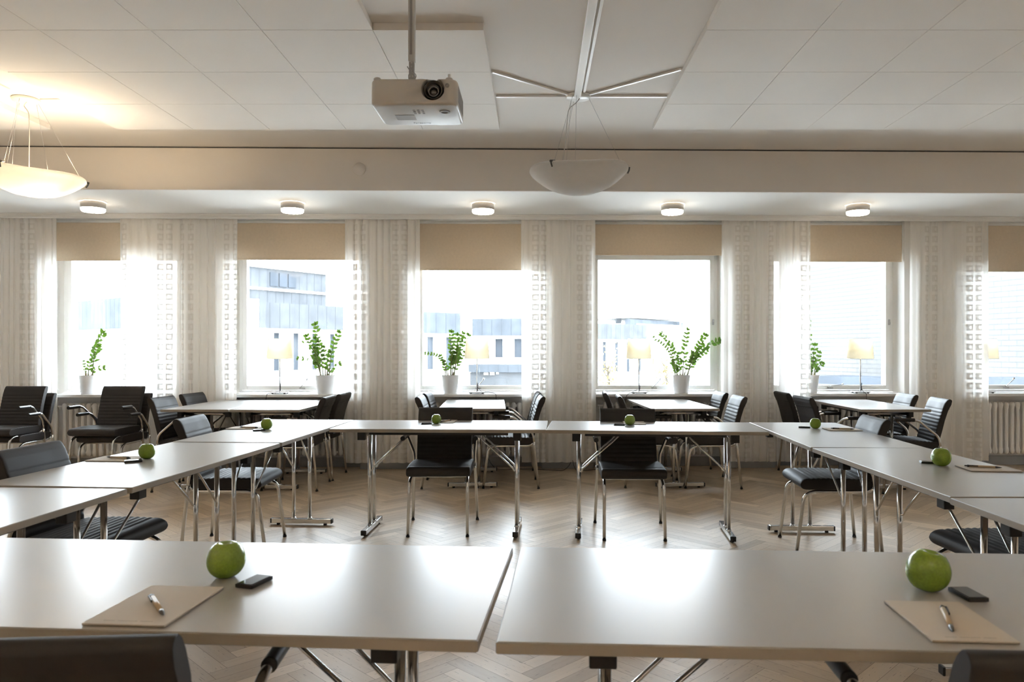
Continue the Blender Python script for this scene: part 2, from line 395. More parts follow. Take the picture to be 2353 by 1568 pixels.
# beam and lowered alcove ceiling along the windows
VB, ZA = 6.40, 2.614
o = MB().bb(XL - .2, XR + .2, VB, 8.4, ZA, 3.05).build('trim_1', 'alcove_paint', kind='structure'); o.rotation_euler = (0, 0, PSI)
MB().bb(XL - .2, XR + .2, VB - 0.02, VB - 0.0005, ZA + 0.0005, 2.972, bev=0.002).build('beam_face', 'beam_paint', o)
dr = MB().bb(XL - .2, XR + .2, VB - 0.006, VB - 0.0005, 2.9725, 2.9845).build('gap_shade_strip', 'dark_clip', o)  # dark-coloured strip lining the gap, its colour stands for the shade there
# stepped cornice that hides the curtain rail
cn = MB(); cn.bb(XL - .2, XR + .2, 7.50, 7.53, 2.566, ZA - 0.0005, bev=0.003); cn.bb(XL - .2, XR + .2, 7.488, 7.50, 2.596, ZA - 0.0005, bev=0.003)
cn.bb(XL - .2, XR + .2, 7.494, 7.50, 2.571, 2.579, bev=0.002)
o = cn.build('trim_2', 'alcove_paint', kind='structure'); o.rotation_euler = (0, 0, PSI)
o2 = MB(); o2.bb(XL, XR, 7.60, 7.64, 2.598, ZA - 0.0005)
rr_ = o2.build('curtain_rail', 'white_metal', o)

# suspended ceiling panels
ZP = 2.945
def panel_field(name, xs, ys, skip=()):
    mb = MB()
    for i_ in range(len(xs) - 1):
        for j_ in range(len(ys) - 1):
            if (i_, j_) in skip: continue
            mb.bb(xs[i_] + 0.0016, xs[i_ + 1] - 0.0016, ys[j_] + 0.0016, ys[j_ + 1] - 0.0016, ZP, 2.9845, bev=0.0018)
    return mb.build(name, 'panel_paint', kind='structure')
PY = 0.594; ys = [3.926 + PY * k for k in range(-6, 4)]; ys[-1] = 5.705
px_ = 0.5905; xl = [-0.268 - px_ * k for k in range(0, 6)][::-1]
panel_field('trim_3', xl, ys, skip=[(4, j_) for j_ in range(6)])
panel_field('trim_4', [0.912 + px_ * k for k in range(0, 10)], ys)
panel_field('trim_5', [-3.73 - px_ * k for k in range(0, 6)][::-1], ys)

# cable ducts on the raw ceiling strip
d_ = MB(); LX, LY = 0.30, 5.05
def duct(p0, p1, w, h):
    p0, p1 = Vector(p0), Vector(p1); dd = p1 - p0; ang = math.atan2(dd.y, dd.x); c = (p0 + p1) / 2
    d_.box((c.x, c.y, 2.9845 - h / 2), (dd.length, w, h), rz=ang, bev=0.002)
duct((0.268, -3.5), (0.292, LY - 0.02), 0.045, 0.022); duct((0.335, -3.5), (0.335, LY - 0.02), 0.016, 0.010)
duct((-0.262, 4.60), (LX - 0.06, LY - 0.03), 0.018, 0.014); duct((0.905, 4.56), (LX + 0.06, LY - 0.03), 0.018, 0.014)
duct((-0.262, LY), (LX - 0.08, LY), 0.018, 0.014); duct((0.905, LY), (LX + 0.08, LY), 0.018, 0.014)
tag(d_.build('cable_duct', 'white_metal'), 'white cable ducts fanning out over the ceiling from the unlit pendant', 'cable duct')
d_ = MB(); duct((-3.5, 3.6), (-3.5, 4.92), 0.03, 0.012); duct((-3.42, 5.12), (-3.235, 5.12), 0.016, 0.010)
tag(d_.build('cable_duct', 'white_metal'), 'white cable duct on the ceiling above the lit pendant', 'cable duct')

# ------------------------------------------------------------------ windows, sills, radiators, blinds
stay_dir = {1: 1, 2: 1, 3: 1, 4: 0, 5: 1}
for i_ in range(len(PU) - 1):
    a, b2 = PU[i_][1], PU[i_ + 1][0]; wd = b2 - a; cu_ = (a + b2) / 2
    root = bpy.data.objects.new('window_%d' % (i_ + 1), None); C.objects.link(root); root['kind'] = 'structure'
    on_wall(root, cu_, 8.05, 0.785); h = 1.515; hw = wd / 2
    f_ = MB(); t = 0.032
    f_.bb(-hw, -hw + t, -0.045, 0.045, 0, h); f_.bb(hw - t, hw, -0.045, 0.045, 0, h)
    f_.bb(-hw + t, hw - t, -0.045, 0.045, 0, 0.022); f_.bb(-hw + t, hw - t, -0.045, 0.045, h - t, h)
    f_.build('window_frame', 'frame_paint', root)
    s_ = MB(); a0, a1, z0, z1, t2 = -hw + t + .003, hw - t - .003, 0.026, h - t - .003, 0.046
    s_.bb(a0, a0 + t2, -0.055, 0.02, z0, z1, bev=0.004); s_.bb(a1 - t2, a1, -0.055, 0.02, z0, z1, bev=0.004)
    s_.bb(a0 + t2 + .0002, a1 - t2 - .0002, -0.053, 0.02, z0, z0 + t2, bev=0.004); s_.bb(a0 + t2 + .0002, a1 - t2 - .0002, -0.053, 0.02, z1 - t2, z1, bev=0.004)
    sash = s_.build('sash', 'frame_paint', root)
    MB().bb(a0 + t2 + .001, a1 - t2 - .001, -0.012, -0.006, z0 + t2 + .001, z1 - t2 - .001).build('window_pane', 'window_glass', root)
    # latch on the right stile
    l_ = MB(); l_.box((a1 - 0.012, -0.062, 0.76), (0.022, 0.012, 0.062), bev=0.004); l_.tube([(a1 - 0.012, -0.068, 0.76), (a1 - 0.012, -0.085, 0.76), (a1 - 0.012, -0.088, 0.74)], 0.004, 8)
    l_.build('window_latch', 'brushed_steel', root)
    # stay arm on the bottom rail
    l_ = MB(); x_ = 0.0
    l_.box((x_, -0.064, 0.045), (0.06, 0.018, 0.014), bev=0.003); l_.box((x_ - 0.018, -0.07, 0.05), (0.02, 0.02, 0.02), bev=0.004)
    if i_ == 5: l_.tube(fillet([(x_ - 0.01, -0.075, 0.05), (x_ + 0.0, -0.09, 0.07), (x_ + 0.11, -0.10, 0.08)], 0.015), 0.005, 8)
    else: l_.tube([(x_ - 0.018, -0.075, 0.052), (x_ + 0.055, -0.10, 0.135)], 0.0045, 8); l_.tube([(x_ + 0.055, -0.10, 0.135), (x_ + 0.064, -0.10, 0.155)], 0.009, 8)
    if i_ == 5: l_.tube([(x_ + 0.11, -0.10, 0.08), (x_ + 0.13, -0.10, 0.088)], 0.008, 8)
    l_.build('window_stay', 'brushed_steel', root)
    # sill
    sl = MB().bb(a + 0.001, b2 - 0.001, 7.70, 8.0, 0.753, 0.783, bev=0.004).build('trim_sill', 'sill_stone', kind='structure'); sl.rotation_euler = (0, 0, PSI)
    ap = MB().bb(a + 0.002, b2 - 0.002, 7.895, 7.9095, 0.715, 0.7525).build('apron', 'niche_paint', sl)

blinds = [(1, 600, 'beige roller blind in the leftmost visible window, above the thin plant'),
          (2, 598, 'beige roller blind above the window with the grey stepped building'),
          (3, 622, 'beige roller blind in the middle window, hanging lowest of the full ones'),
          (4, 587, 'beige roller blind pulled down least, above the window with the spreading plant'),
          (5, 602, 'beige roller blind above the window with the pale brick wall outside'),
          (6, 625, 'beige roller blind cut off by the right edge of the photo')]
for (k, yb, lab) in blinds:
    a, b2 = PU[k][1], PU[k + 1][0]; z0 = ZW((blinds and (264 + 416 * (k - 1))), yb, 7.80); wd = (b2 - a) / 2 - 0.006
    root = thing('roller_blind', lab, 'blind', group='beige roller blinds'); on_wall(root, (a + b2) / 2, 7.80, z0)
    MB().bb(-wd, wd, -0.0012, 0.0012, 0.012, 2.60 - z0 - 0.03).build('blind_cloth', 'blind_fabric', root)
    MB().bb(-wd, wd, -0.005, 0.005, 0.0, 0.016, bev=0.004).build('bottom_bar', 'blind_fabric', root)
    t_ = MB().tube([(-wd, 0.02, 2.585 - z0), (wd, 0.02, 2.585 - z0)], 0.022, 16); t_.build('roller_tube', 'white_metal', root)

def radiator_mesh(n, pitch, h):
    mb = MB()
    for i_ in range(n):
        x = (i_ - (n - 1) / 2) * pitch
        for (y, sc) in ((-0.024, 1), (0.024, 1)):
            prof = [(0.004, 0.0), (0.016, 0.006), (0.0235, 0.022), (0.0235, 0.05), (0.0175, 0.085), (0.0175, h - 0.085), (0.0235, h - 0.05), (0.0235, h - 0.022), (0.016, h - 0.006), (0.004, h)]
            mb.lathe(prof, (x, y, 0), seg=10)
        mb.box((x, 0, 0.036), (0.03, 0.075, 0.045), bev=0.012); mb.box((x, 0, h - 0.036), (0.03, 0.075, 0.045), bev=0.012)
    L = pitch * (n - 1) / 2 + 0.02
    mb.tube([(-L, 0, 0.036), (L, 0, 0.036)], 0.014, 10); mb.tube([(-L, 0, h - 0.036), (L, 0, h - 0.036)], 0.014, 10)
    return mb
rads = [(1, 'white column radiator behind the chair stacks under the leftmost window'),
        (2, 'white column radiator behind the pair of pushed-together tables at the left'),
        (3, 'white column radiator under the middle window, behind the single table'),
        (4, 'white column radiator with its valve beside a chair back, right of the wall socket'),
        (5, 'white column radiator behind the window table at the right'),
        (6, 'white column radiator at the right edge, nothing standing before it')]
rproto = None
for (k, lab) in rads:
    a, b2 = PU[k][1], PU[k + 1][0]
    if rproto is None:
        rproto = thing('radiator', lab, 'radiator', group='radiators under the windows')
        radiator_mesh(19, 0.062, 0.56).build('radiator_columns', 'radiator_enamel', rproto)
        q = MB(); q.tube([(-0.58, 0, 0.524), (-0.64, 0, 0.524)], 0.010, 10); q.tube([(-0.625, 0, 0.524), (-0.625, 0.0, 0.49)], 0.008, 8)
        q.lathe([(0.017, 0), (0.02, 0.006), (0.02, 0.034), (0.014, 0.042)], (-0.645, 0, 0.524), 14, rot=Matrix.Rotation(R(-90), 3, 'Y'))
        q.build('valve', 'socket_white', rproto)
        q = MB()
        for sx in (-0.45, 0.45): q.box((sx, 0.052, 0.30), (0.03, 0.05, 0.04))
        q.build('wall_bracket', 'radiator_enamel', rproto)
        q = MB(); q.tube(fillet([(-0.58, 0, 0.036), (-0.635, 0, 0.036), (-0.635, 0.0, -0.128)], 0.02), 0.008, 10); q.build('pipe', 'radiator_enamel', rproto)
        freeze(rproto)
    o = dup(rproto, (0, 0, 0), 0, lab); on_wall(o, (a + b2) / 2 + 0.01, 7.838, 0.128)

# ------------------------------------------------------------------ curtains
def curtain(pxa, pxb, lab, seed, ztop=2.590, zbot=0.085, folds=9, v=7.62, depth=0.024, flare=0.0, uo=0.0, pin=0.0):
    rn = random.Random(seed); ua, ub = U(pxa, v), U(pxb, v); w_ = ub - ua; c = (ua + ub) / 2
    n = folds * 14; ph = [rn.uniform(0, 6.28) for _ in range(8)]; amp = [rn.uniform(0.6, 1.0) for _ in range(4)]
    rows = 26; mb = MB(); pts = []
    warp = [0]; tot = 0
    for k in range(n): tot += 0.75 + 0.5 * rn.random() if k % 14 == 0 else (warp[-1] - warp[-2] if k > 1 else 1); warp.append(tot)
    warp = [q / tot for q in warp]
    for r_ in range(rows + 1):
        t = r_ / rows; z = ztop + (zbot - ztop) * t; row = []
        for k in range(n + 1):
            s_ = k / n; ws = warp[k]; a_ = depth * (0.55 + 0.45 * min(1, t * 3)) * (0.8 + 0.35 * math.sin(3 * ws * 6.28 + ph[0] + 0.9 * t))
            y = a_ * (math.sin(2 * math.pi * folds * s_) * amp[0] + 0.35 * math.sin(2 * math.pi * folds * 2 * s_ + ph[1] + 1.3 * t) + 0.30 * math.sin(2 * math.pi * folds * 0.5 * s_ + ph[2] + 0.6 * t))
            x = (ws - 0.5) * w_ * (1 + flare * t - pin * math.exp(-((t - 0.35) / 0.3) ** 2)) + 0.010 * math.sin(2 * math.pi * folds * s_ + 1.4 + ph[3]) * (0.5 + t)
            row.append(Vector((x, y, z)))
        pts.append(row)
    arc = [0]
    for k in range(n): arc.append(arc[-1] + (pts[8][k + 1] - pts[8][k]).length)
    uu = [0.25 * arc[k] + 0.75 * (warp[k] * w_) for k in range(n + 1)]
    for row in pts: mb.v += row
    for r_ in range(rows):
        for k in range(n):
            a0 = r_ * (n + 1) + k; z0, z1 = pts[r_][0].z, pts[r_ + 1][0].z
            mb.face((a0, a0 + 1, a0 + n + 2, a0 + n + 1), True, [(uu[k] + uo, z0), (uu[k + 1] + uo, z0), (uu[k + 1] + uo, z1), (uu[k] + uo, z1)])
    root = thing('sheer_curtain', lab, 'curtain', group='sheer white curtains'); on_wall(root, c, v, 0)
    mb.build('curtain_cloth', 'sheer_cloth', root)
    hm = MB()
    for k in range(n):
        pass
    # gathered heading tape at the top
    hv = len(hm.v)
    for k in range(n + 1):
        p0 = pts[0][k]; hm.v += [Vector((p0.x, p0.y * 0.9 - 0.003, ztop + 0.004)), Vector((p0.x, p0.y * 0.9 - 0.003, ztop - 0.03))]
    for k in range(n): hm.face((2 * k, 2 * k + 2, 2 * k + 3, 2 * k + 1), True)
    hm.build('heading_tape', 'sheer_cloth', root)
    return root
curtain(4, 131, 'sheer curtain at the left edge of the photo, behind the leftmost chair stack', 1, folds=8, uo=0.30, flare=0.03)
curtain(275, 414, 'sheer curtain glowing over the right half of the leftmost window', 2, folds=6, depth=0.022, uo=0.10)
curtain(408, 547, 'sheer curtain covering the pier right of the leftmost window', 3, folds=7, uo=0.0)
curtain(792, 964, 'sheer curtain between the second and the middle window', 5, folds=10, uo=0.42)
curtain(1196, 1367, 'sheer curtain just right of the middle window, above the wall socket', 7, folds=9, uo=0.38)
curtain(1659, 1768, 'left one of the two sheer curtains hanging together right of the spreading plant', 8, folds=6, uo=0.36)
curtain(1760, 1862, 'right one of the two sheer curtains hanging together, partly over the brick wall view', 9, folds=6, uo=0.10)
curtain(2092, 2272, 'rightmost sheer curtain, next to the bare radiator', 11, folds=9, flare=0.02, uo=0.35)

# ------------------------------------------------------------------ tables
def make_table(label, cx, cy_, rz, L, W, group, mid=None):
    root = thing('folding_table', label, 'table', (cx, cy_, 0), rz, group)
    MB().box((0, 0, 0.7185), (L - 0.003, W - 0.003, 0.023), bev=0.0015).build('tabletop', 'laminate', root)
    e = MB(); h = 0.0185; zc = 0.7185
    for s_ in (-1, 1):
        e.box((0, s_ * (W / 2 - 0.0005), zc), (L - 0.003, 0.0022, h)); e.box((s_ * (L / 2 - 0.0005), 0, zc), (0.0022, W - 0.003, h))
    e.build('edge_band', 'laminate_edge', root)
    for s_ in (-1, 1):
        xp = s_ * (L / 2 - 0.205)
        ft = MB().box((xp, 0, 0.030), (0.036, 0.43, 0.032), bev=0.004).build('foot', 'chrome', root)
        for sy in (-1, 1):
            c = MB().box((xp, sy * 0.2185, 0.030), (0.0375, 0.010, 0.0335), bev=0.003); c.build('end_cap', 'black_plastic', ft)
            c = MB().lathe([(0.012, 0), (0.012, 0.013)], (xp, sy * 0.17, 0.0005), 12); c.build('glide', 'black_rubber', ft)
            p_ = MB().tube([(xp, sy * 0.058, 0.045), (xp, sy * 0.058, 0.662)], 0.0128, 16); p_.lathe([(0.018, 0), (0.018, 0.003), (0.0135, 0.010)], (xp, sy * 0.058, 0.046), 16); p_.build('leg', 'chrome', root)
            b_ = MB().box((xp + s_ * 0.012, sy * 0.212, 0.677), (0.052, 0.040, 0.058), bev=0.003); b_.build('bracket', 'black_plastic', root)
            q = MB(); xi = xp - s_ * 0.30
            q.tube(fillet([(xp - s_ * 0.004, sy * 0.058, 0.425), (xp - s_ * 0.020, sy * 0.064, 0.425), (xp - s_ * 0.026, sy * 0.07, 0.445), (xi, sy * 0.09, 0.700)], 0.008, 3), 0.0058, 10)
            q.tube([(xi, sy * 0.075, 0.7010), (xi, sy * 0.105, 0.7010)], 0.0055, 8)
            q.build('brace', 'chrome', root)
        MB().tube([(xp, -0.195, 0.676), (xp, 0.195, 0.676)], 0.0125, 14).build('crossbar', 'chrome', root)
    for sy in (-1, 1): MB().box((0, sy * 0.235, 0.696), (L - 0.5, 0.02, 0.0215)).build('underframe_rail', 'black_plastic', root)
    return root
H = 'conference tables joined in a rectangle'
RC = math.pi / 2
make_table('white table in the front row, left of the gap, with green apple and tilted notepad', -0.785, 1.682, R(-4.1), 1.415, 0.625, H)
make_table('white table in the front row, right of the gap, with an apple and black case', 0.655, 1.594, R(-3.0), 1.415, 0.635, H)
make_table('white table facing the camera, left one of the far row, chair centred behind it', -0.622, 5.107, R(-2.1), 1.418, 0.607, H)
make_table('white table facing the camera, right one of the far row', 0.800, 5.012, R(-4.9), 1.405, 0.615, H)
make_table('far table of the left side row, its corner meeting the far row', -1.684, 4.81, RC - R(3.5), 1.325, 0.63, H)
make_table('middle table of the left side row, with pen, notepad and apple', -1.772, 3.463, RC - R(4.6), 1.315, 0.625, H)
make_table('nearest table of the left side row, bare top cut off by the left edge', -1.868, 2.112, RC - R(3.6), 1.33, 0.62, H)
make_table('far table of the right side row, its corner meeting the far row', 1.800, 4.585, RC - R(2.7), 1.345, 0.605, H)
make_table('middle table of the right side row, with pen on notepad at the right edge', 1.768, 3.255, RC + R(0.0), 1.295, 0.605, H)
make_table('nearest table of the right side row, bare top at the right edge', 1.752, 1.935, RC - R(0.3), 1.30, 0.605, H)
G2 = 'tables standing by the windows'
make_table('left one of two pushed-together tables before the second window', -2.925, 7.035, RC - R(1.0), 1.30, 0.59, G2)
make_table('right one of two pushed-together tables before the second window', -2.315, 7.0, RC - R(0.5), 1.28, 0.60, G2)
make_table('window table before the middle window, under the potted plant and lamp', -0.58, 7.10, RC + R(3.0), 1.25, 0.59, G2)
make_table('window table before the window with the spreading plant', 1.296, 7.10, RC + R(2.6), 1.26, 0.60, G2)
make_table('window table at the right, below the brick wall view', 3.13, 7.02, RC - R(0.5), 1.27, 0.60, G2)

# ------------------------------------------------------------------ chairs
def cushion(mb, front, back, halfw, lo=0.0):
    """front/back: matching point lists in the y-z plane; swept across x with soft rounded sides"""
    nF = len(front)
    loop = front + back[::-1]; cen = Vector((0, sum(p[0] for p in loop) / len(loop), sum(p[1] for p in loop) / len(loop)))
    mids = []
    for (f, b_) in zip(front, back): mids.append(((f[0] + b_[0]) / 2, (f[1] + b_[1]) / 2))
    ml = mids + mids[::-1]
    xs = []
    for k in range(5): t = k / 4 * math.pi / 2; xs.append((-halfw + 0.014 * (1 - math.sin(t)), 1 - 0.5 * (1 - math.cos(math.pi / 2 - t)) ** 1.0))
    sec = [(-halfw, 0.80), (-halfw + 0.003, 0.90), (-halfw + 0.009, 0.97), (-halfw + 0.02, 1.0)]
    for k in range(1, 6): sec.append((-halfw + 0.02 + (2 * halfw - 0.04) * k / 6, 1.0))
    sec += [(-x, s_) for (x, s_) in sec[:4][::-1]]
    n0 = len(mb.v); P_ = len(loop)
    for (x, sc) in sec:
        for q, mq in zip(loop, ml): mb.v.append(Vector((x, mq[0] + (q[0] - mq[0]) * sc, mq[1] + (q[1] - mq[1]) * sc)))
    for i_ in range(len(sec) - 1):
        for k in range(P_):
            k2 = (k + 1) % P_; mb.face((n0 + i_ * P_ + k, n0 + i_ * P_ + k2, n0 + (i_ + 1) * P_ + k2, n0 + (i_ + 1) * P_ + k), True)
    for i_ in (0, len(sec) - 1):           # side panels as strips
        for k in range(nF - 1):
            a0 = n0 + i_ * P_; mb.face((a0 + k, a0 + k + 1, a0 + P_ - 2 - k, a0 + P_ - 1 - k), False)
def lerp_path(ctrl, n):
    out = []; seg = []; T = 0
    for a_, b_ in zip(ctrl, ctrl[1:]): l_ = math.dist(a_, b_); seg.append(l_); T += l_
    for k in range(n + 1):
        d = T * k / n; i_ = 0
        while i_ < len(seg) - 1 and d > seg[i_]: d -= seg[i_]; i_ += 1
        t = min(1, d / seg[i_]); out.append((ctrl[i_][0] + (ctrl[i_ + 1][0] - ctrl[i_][0]) * t, ctrl[i_][1] + (ctrl[i_ + 1][1] - ctrl[i_][1]) * t))
    return out
def make_chair():
    root = thing('conference_chair', 'x', 'chair')
    # seat: ribbed top, rounded front edge; y forward
    top, bot = [], []; n = 78
    for k in range(n + 1):
        t = k / n; y = -0.20 + 0.425 * t; z = 0.452 + 0.010 * math.sin(t * math.pi * 0.9); rib = 0.0050 * abs(math.sin(math.pi * (y + 0.20) / 0.030)) if t < 0.86 else 0.0040
        if t > 0.90: u_ = (t - 0.90) / 0.10; z -= 0.030 * (1 - math.sqrt(max(0, 1 - u_ * u_)))
        zb = 0.392
        if t > 0.90: u_ = (t - 0.90) / 0.10; zb += 0.028 * (1 - math.sqrt(max(0, 1 - u_ * u_)))
        if t < 0.04: zb += 0.01 * (1 - t / 0.04)
        top.append((y, z + rib)); bot.append((y, zb))
    mb = MB(); cushion(mb, top, bot, 0.213); mb.build('seat', 'chair_leather', root)
    fr = [(-0.155, 0.395), (-0.165, 0.45), (-0.187, 0.54), (-0.212, 0.64), (-0.238, 0.73), (-0.262, 0.79), (-0.278, 0.812)]
    bk = [(-0.200, 0.385), (-0.212, 0.45), (-0.236, 0.54), (-0.260, 0.64), (-0.285, 0.72), (-0.312, 0.775), (-0.318, 0.806)]
    n = 100; F1, B1 = lerp_path(fr, n), lerp_path(bk, n); ff = []
    for k, (y, z) in enumerate(F1):
        rib = 0.0036 * abs(math.sin(math.pi * (z - 0.40) / 0.030)) if 0.42 < z < 0.745 else 0.0036
        ff.append((y + rib, z))
    ff += [(-0.284, 0.819), (-0.290, 0.822)]; B1 += [(-0.314, 0.814), (-0.306, 0.820)]
    mb = MB(); cushion(mb, ff, B1, 0.197); bkr = mb.build('backrest', 'chair_leather', root)
    # stitched seam across the back
    s_ = MB().tube([(-0.19, -0.2955, 0.737), (0.19, -0.2955, 0.737)], 0.0018, 6); s_.build('seam', 'black_rubber', bkr)
    for s_ in (-1, 1):
        # front leg: runs under the seat side and bends down
        l_ = MB().tube(fillet([(s_ * 0.212, -0.205, 0.405), (s_ * 0.195, -0.17, 0.383), (s_ * 0.192, 0.150, 0.380), (s_ * 0.195, 0.200, 0.352), (s_ * 0.198, 0.245, 0.008)], 0.05, 7), 0.0108, 14)
        a = l_.build('leg', 'chrome', root)
        MB().tube([(s_ * 0.198, 0.2448, 0.0006), (s_ * 0.198, 0.2440, 0.012)], 0.0122, 14).build('foot_cap', 'black_plastic', a)
        # rear leg continues up into the arm
        l_ = MB().tube([(s_ * 0.235, -0.250, 0.008), (s_ * 0.222, -0.213, 0.385), (s_ * 0.221, -0.210, 0.42)], 0.0108, 14)
        a = l_.build('leg', 'chrome', root)
        MB().tube([(s_ * 0.235, -0.2503, 0.0006), (s_ * 0.2347, -0.249, 0.012)], 0.0122, 14).build('foot_cap', 'black_plastic', a)
        l_ = MB().tube(fillet([(s_ * 0.221, -0.210, 0.42), (s_ * 0.220, -0.200, 0.50), (s_ * 0.243, -0.03, 0.640), (s_ * 0.246, 0.03, 0.645), (s_ * 0.246, 0.150, 0.645)], 0.045, 6), 0.0106, 14)
        a = l_.build('armrest', 'chrome', root)
        MB().tube([(s_ * 0.246, 0.005, 0.6455), (s_ * 0.246, 0.012, 0.6458), (s_ * 0.246, 0.155, 0.6455), (s_ * 0.246, 0.160, 0.6455)], 0.0155, 14).build('arm_pad', 'black_plastic', a)
    MB().tube([(-0.194, 0.10, 0.381), (0.194, 0.10, 0.381)], 0.008, 10).build('crossbar', 'chrome', root)
    MB().tube([(-0.205, -0.19, 0.386), (0.205, -0.19, 0.386)], 0.008, 10).build('crossbar', 'chrome', root)
    freeze(root); return root
chair = make_chair()
E, W2, S, Nn = R(-90), R(90), R(180), 0.0       # direction the sitter would face: +x, -x, to the camera, away
GA, GB = 'chairs around the joined tables', 'chairs at the window tables'
for (x, y, z, rz, lab, g_) in [
    (-0.752, 1.39, 0, R(4), 'dark chair nearest the camera at the lower left, seen from behind', GA),
    (0.822, 1.335, 0, R(-3), 'dark chair at the lower right corner, only its back corner showing', GA),
    (-0.648, 5.165, 0, S + R(1), 'dark chair facing the camera behind the far row, left one of the two', GA),
    (0.662, 5.065, 0, S - R(2), 'dark chair facing the camera behind the far row, right one of the two', GA),
    (-1.90, 4.72, 0, E + R(2), 'dark chair tucked under the far table of the left side row', GA),
    (-1.955, 3.27, 0, E - R(3), 'dark chair at the left edge, its ribbed seat under the left side row', GA),
    (1.86, 4.70, 0, W2 - R(4), 'dark chair tucked under the far table of the right side row', GA),
    (1.97, 3.05, 0, W2 + R(3), 'dark chair at the right edge, ribbed seat poking from under the side row', GA),
    (-3.08, 6.68, 0, E - R(2), 'dark chair left of the paired window tables, nearer one of that side', GB),
    (-3.06, 7.22, 0, E - R(4), 'dark chair left of the paired window tables, farther one of that side', GB),
    (-2.17, 6.73, 0, W2 + R(2), 'dark chair right of the paired window tables, nearer one of that side', GB),
    (-2.16, 7.26, 0, W2 - R(1), 'dark chair right of the paired window tables, farther one of that side', GB),
    (-0.765, 6.84, 0, E + R(2), 'dark chair left of the middle window table, nearer one of that side', GB),
    (-0.775, 7.36, 0, E, 'dark chair left of the middle window table, farther one of that side', GB),
    (-0.225, 6.84, 0, W2 + R(3), 'dark chair right of the middle window table, nearer one of that side', GB),
    (-0.25, 7.36, 0, W2 + R(3), 'dark chair right of the middle window table, farther one of that side', GB),
    (1.08, 6.88, 0, E - R(3), 'dark chair left of the window table under the spreading plant, nearer one', GB),
    (1.00, 7.42, 0, E - R(4), 'dark chair left of the window table under the spreading plant, farther one', GB),
    (1.60, 6.84, 0, W2, 'dark chair right of the window table under the spreading plant, nearer one', GB),
    (1.59, 7.46, 0, W2 + R(1), 'dark chair right of the window table under the spreading plant, farther one', GB),
    (2.73, 6.72, 0, E + R(2), 'dark chair left of the window table below the brick view, nearer one', GB),
    (2.77, 7.40, 0, E, 'dark chair left of the window table below the brick view, farther one', GB),
    (3.28, 6.55, 0, W2 - R(8), 'dark chair with grey-lit ribbed back, rightmost of all chairs', GB),
    (3.30, 7.15, 0, W2 - R(4), 'dark chair right of the window table below the brick view, farther one', GB),
    (-3.955, 6.96, 0, S - R(2), 'lower chair of the stacked pair in front of the leftmost radiator', 'stacked chairs'),
    (-3.975, 6.86, 0.072, S - R(2), 'upper chair of the stacked pair in front of the leftmost radiator', 'stacked chairs'),
    (-4.895, 6.96, 0, S - R(1), 'lower chair of the stacked pair at the left edge', 'stacked chairs'),
    (-4.915, 6.86, 0.072, S - R(1), 'upper chair of the stacked pair at the left edge', 'stacked chairs'),
    ]:
    dup(chair, (x, y, z), rz, lab, g_)

# ------------------------------------------------------------------ things on the tables
ZT = 0.7303
def make_apple():
    root = thing('apple', 'x', 'apple', group='green apples on the tables')
    prof = []; n = 22
    for k in range(n + 1):
        t = math.pi * k / n; r_ = 0.5 * math.sin(t) * (1.02 + 0.10 * math.cos(t) * -1.0 * -1); z = 0.5 - 0.54 * math.cos(t)
        if k < 5: z += 0.085 * math.exp(-((r_) / 0.14) ** 2)
        if k > n - 7: z -= 0.15 * math.exp(-((r_) / 0.17) ** 2)
        prof.append((max(r_, 0.0005) * (0.93 + 0.12 * (k / n)), z))
    zmin = min(p_[1] for p_ in prof); prof = [(a_, b_ - zmin) for a_, b_ in prof]
    mb = MB().lathe(prof, seg=32, fn=lambda q, t: Vector((q.x * (1 + 0.018 * math.cos(5 * t)), q.y * (1 + 0.018 * math.cos(5 * t)), q.z + 0.008 * math.cos(5 * t) * (q.z < 0.2) * (math.hypot(q.x, q.y) > 0.15) * 0)))
    mb.build('apple_flesh', 'apple_skin', root)
    MB().tube([(0, 0, 0.76), (0.01, 0, 0.83), (0.02, 0.01, 0.90)], 0.014, 8).build('stalk', 'apple_stalk', root)
    freeze(root); return root
apple = make_apple()
for (x, y, s_, rz, tx, lab) in [
    (-0.705, 1.690, 0.083, 0.3, 0, 'large green apple on the left front table beside a notepad'),
    (0.842, 1.598, 0.088, 2.0, 7, 'large tilted green apple on the right front table, touching a black case'),
    (-1.840, 3.515, 0.074, 1.0, 0, 'green apple on the middle table of the left side row'),
    (-1.737, 4.80, 0.074, 0.5, 0, 'green apple on the far table of the left side row'),
    (-0.686, 5.17, 0.068, 0.2, 0, 'green apple before the left camera-facing chair'),
    (0.655, 5.08, 0.072, 0.9, 0, 'green apple before the right camera-facing chair'),
    (1.845, 4.86, 0.069, 1.9, 0, 'green apple on the far table of the right side row'),
    (1.815, 3.30, 0.082, 2.6, 0, 'green apple on the middle table of the right side row')]:
    o = dup(apple, (x, y, ZT), rz, lab); o.scale = (s_, s_, s_); o.rotation_euler = (R(tx), R(-tx), rz)
    if tx: o.location.z += 0.0015
def make_pad():
    root = thing('notepad', 'x', 'notepad', group='notepads on the tables')
    MB().box((0, 0, 0.0034), (0.150, 0.208, 0.0032), bev=0.0006).build('paper_sheets', 'paper', root)
    MB().box((0, 0.0005, 0.0011), (0.149, 0.207, 0.0014)).build('card_backing', 'card_back', root)
    t = MB(); rn = random.Random(3); x = -0.045
    for wlen in (0.020, 0.036, 0.022):         # small unreadable printed line near the bottom edge
        e_ = x + wlen
        while x < e_: t.box((x, -0.088, 0.00505), (0.0012, 0.0016 + 0.0006 * rn.random(), 0.0001)); x += 0.0019
        x += 0.005
    t.build('printed_line', 'paper_ink', root)
    freeze(root); return root
pad = make_pad()
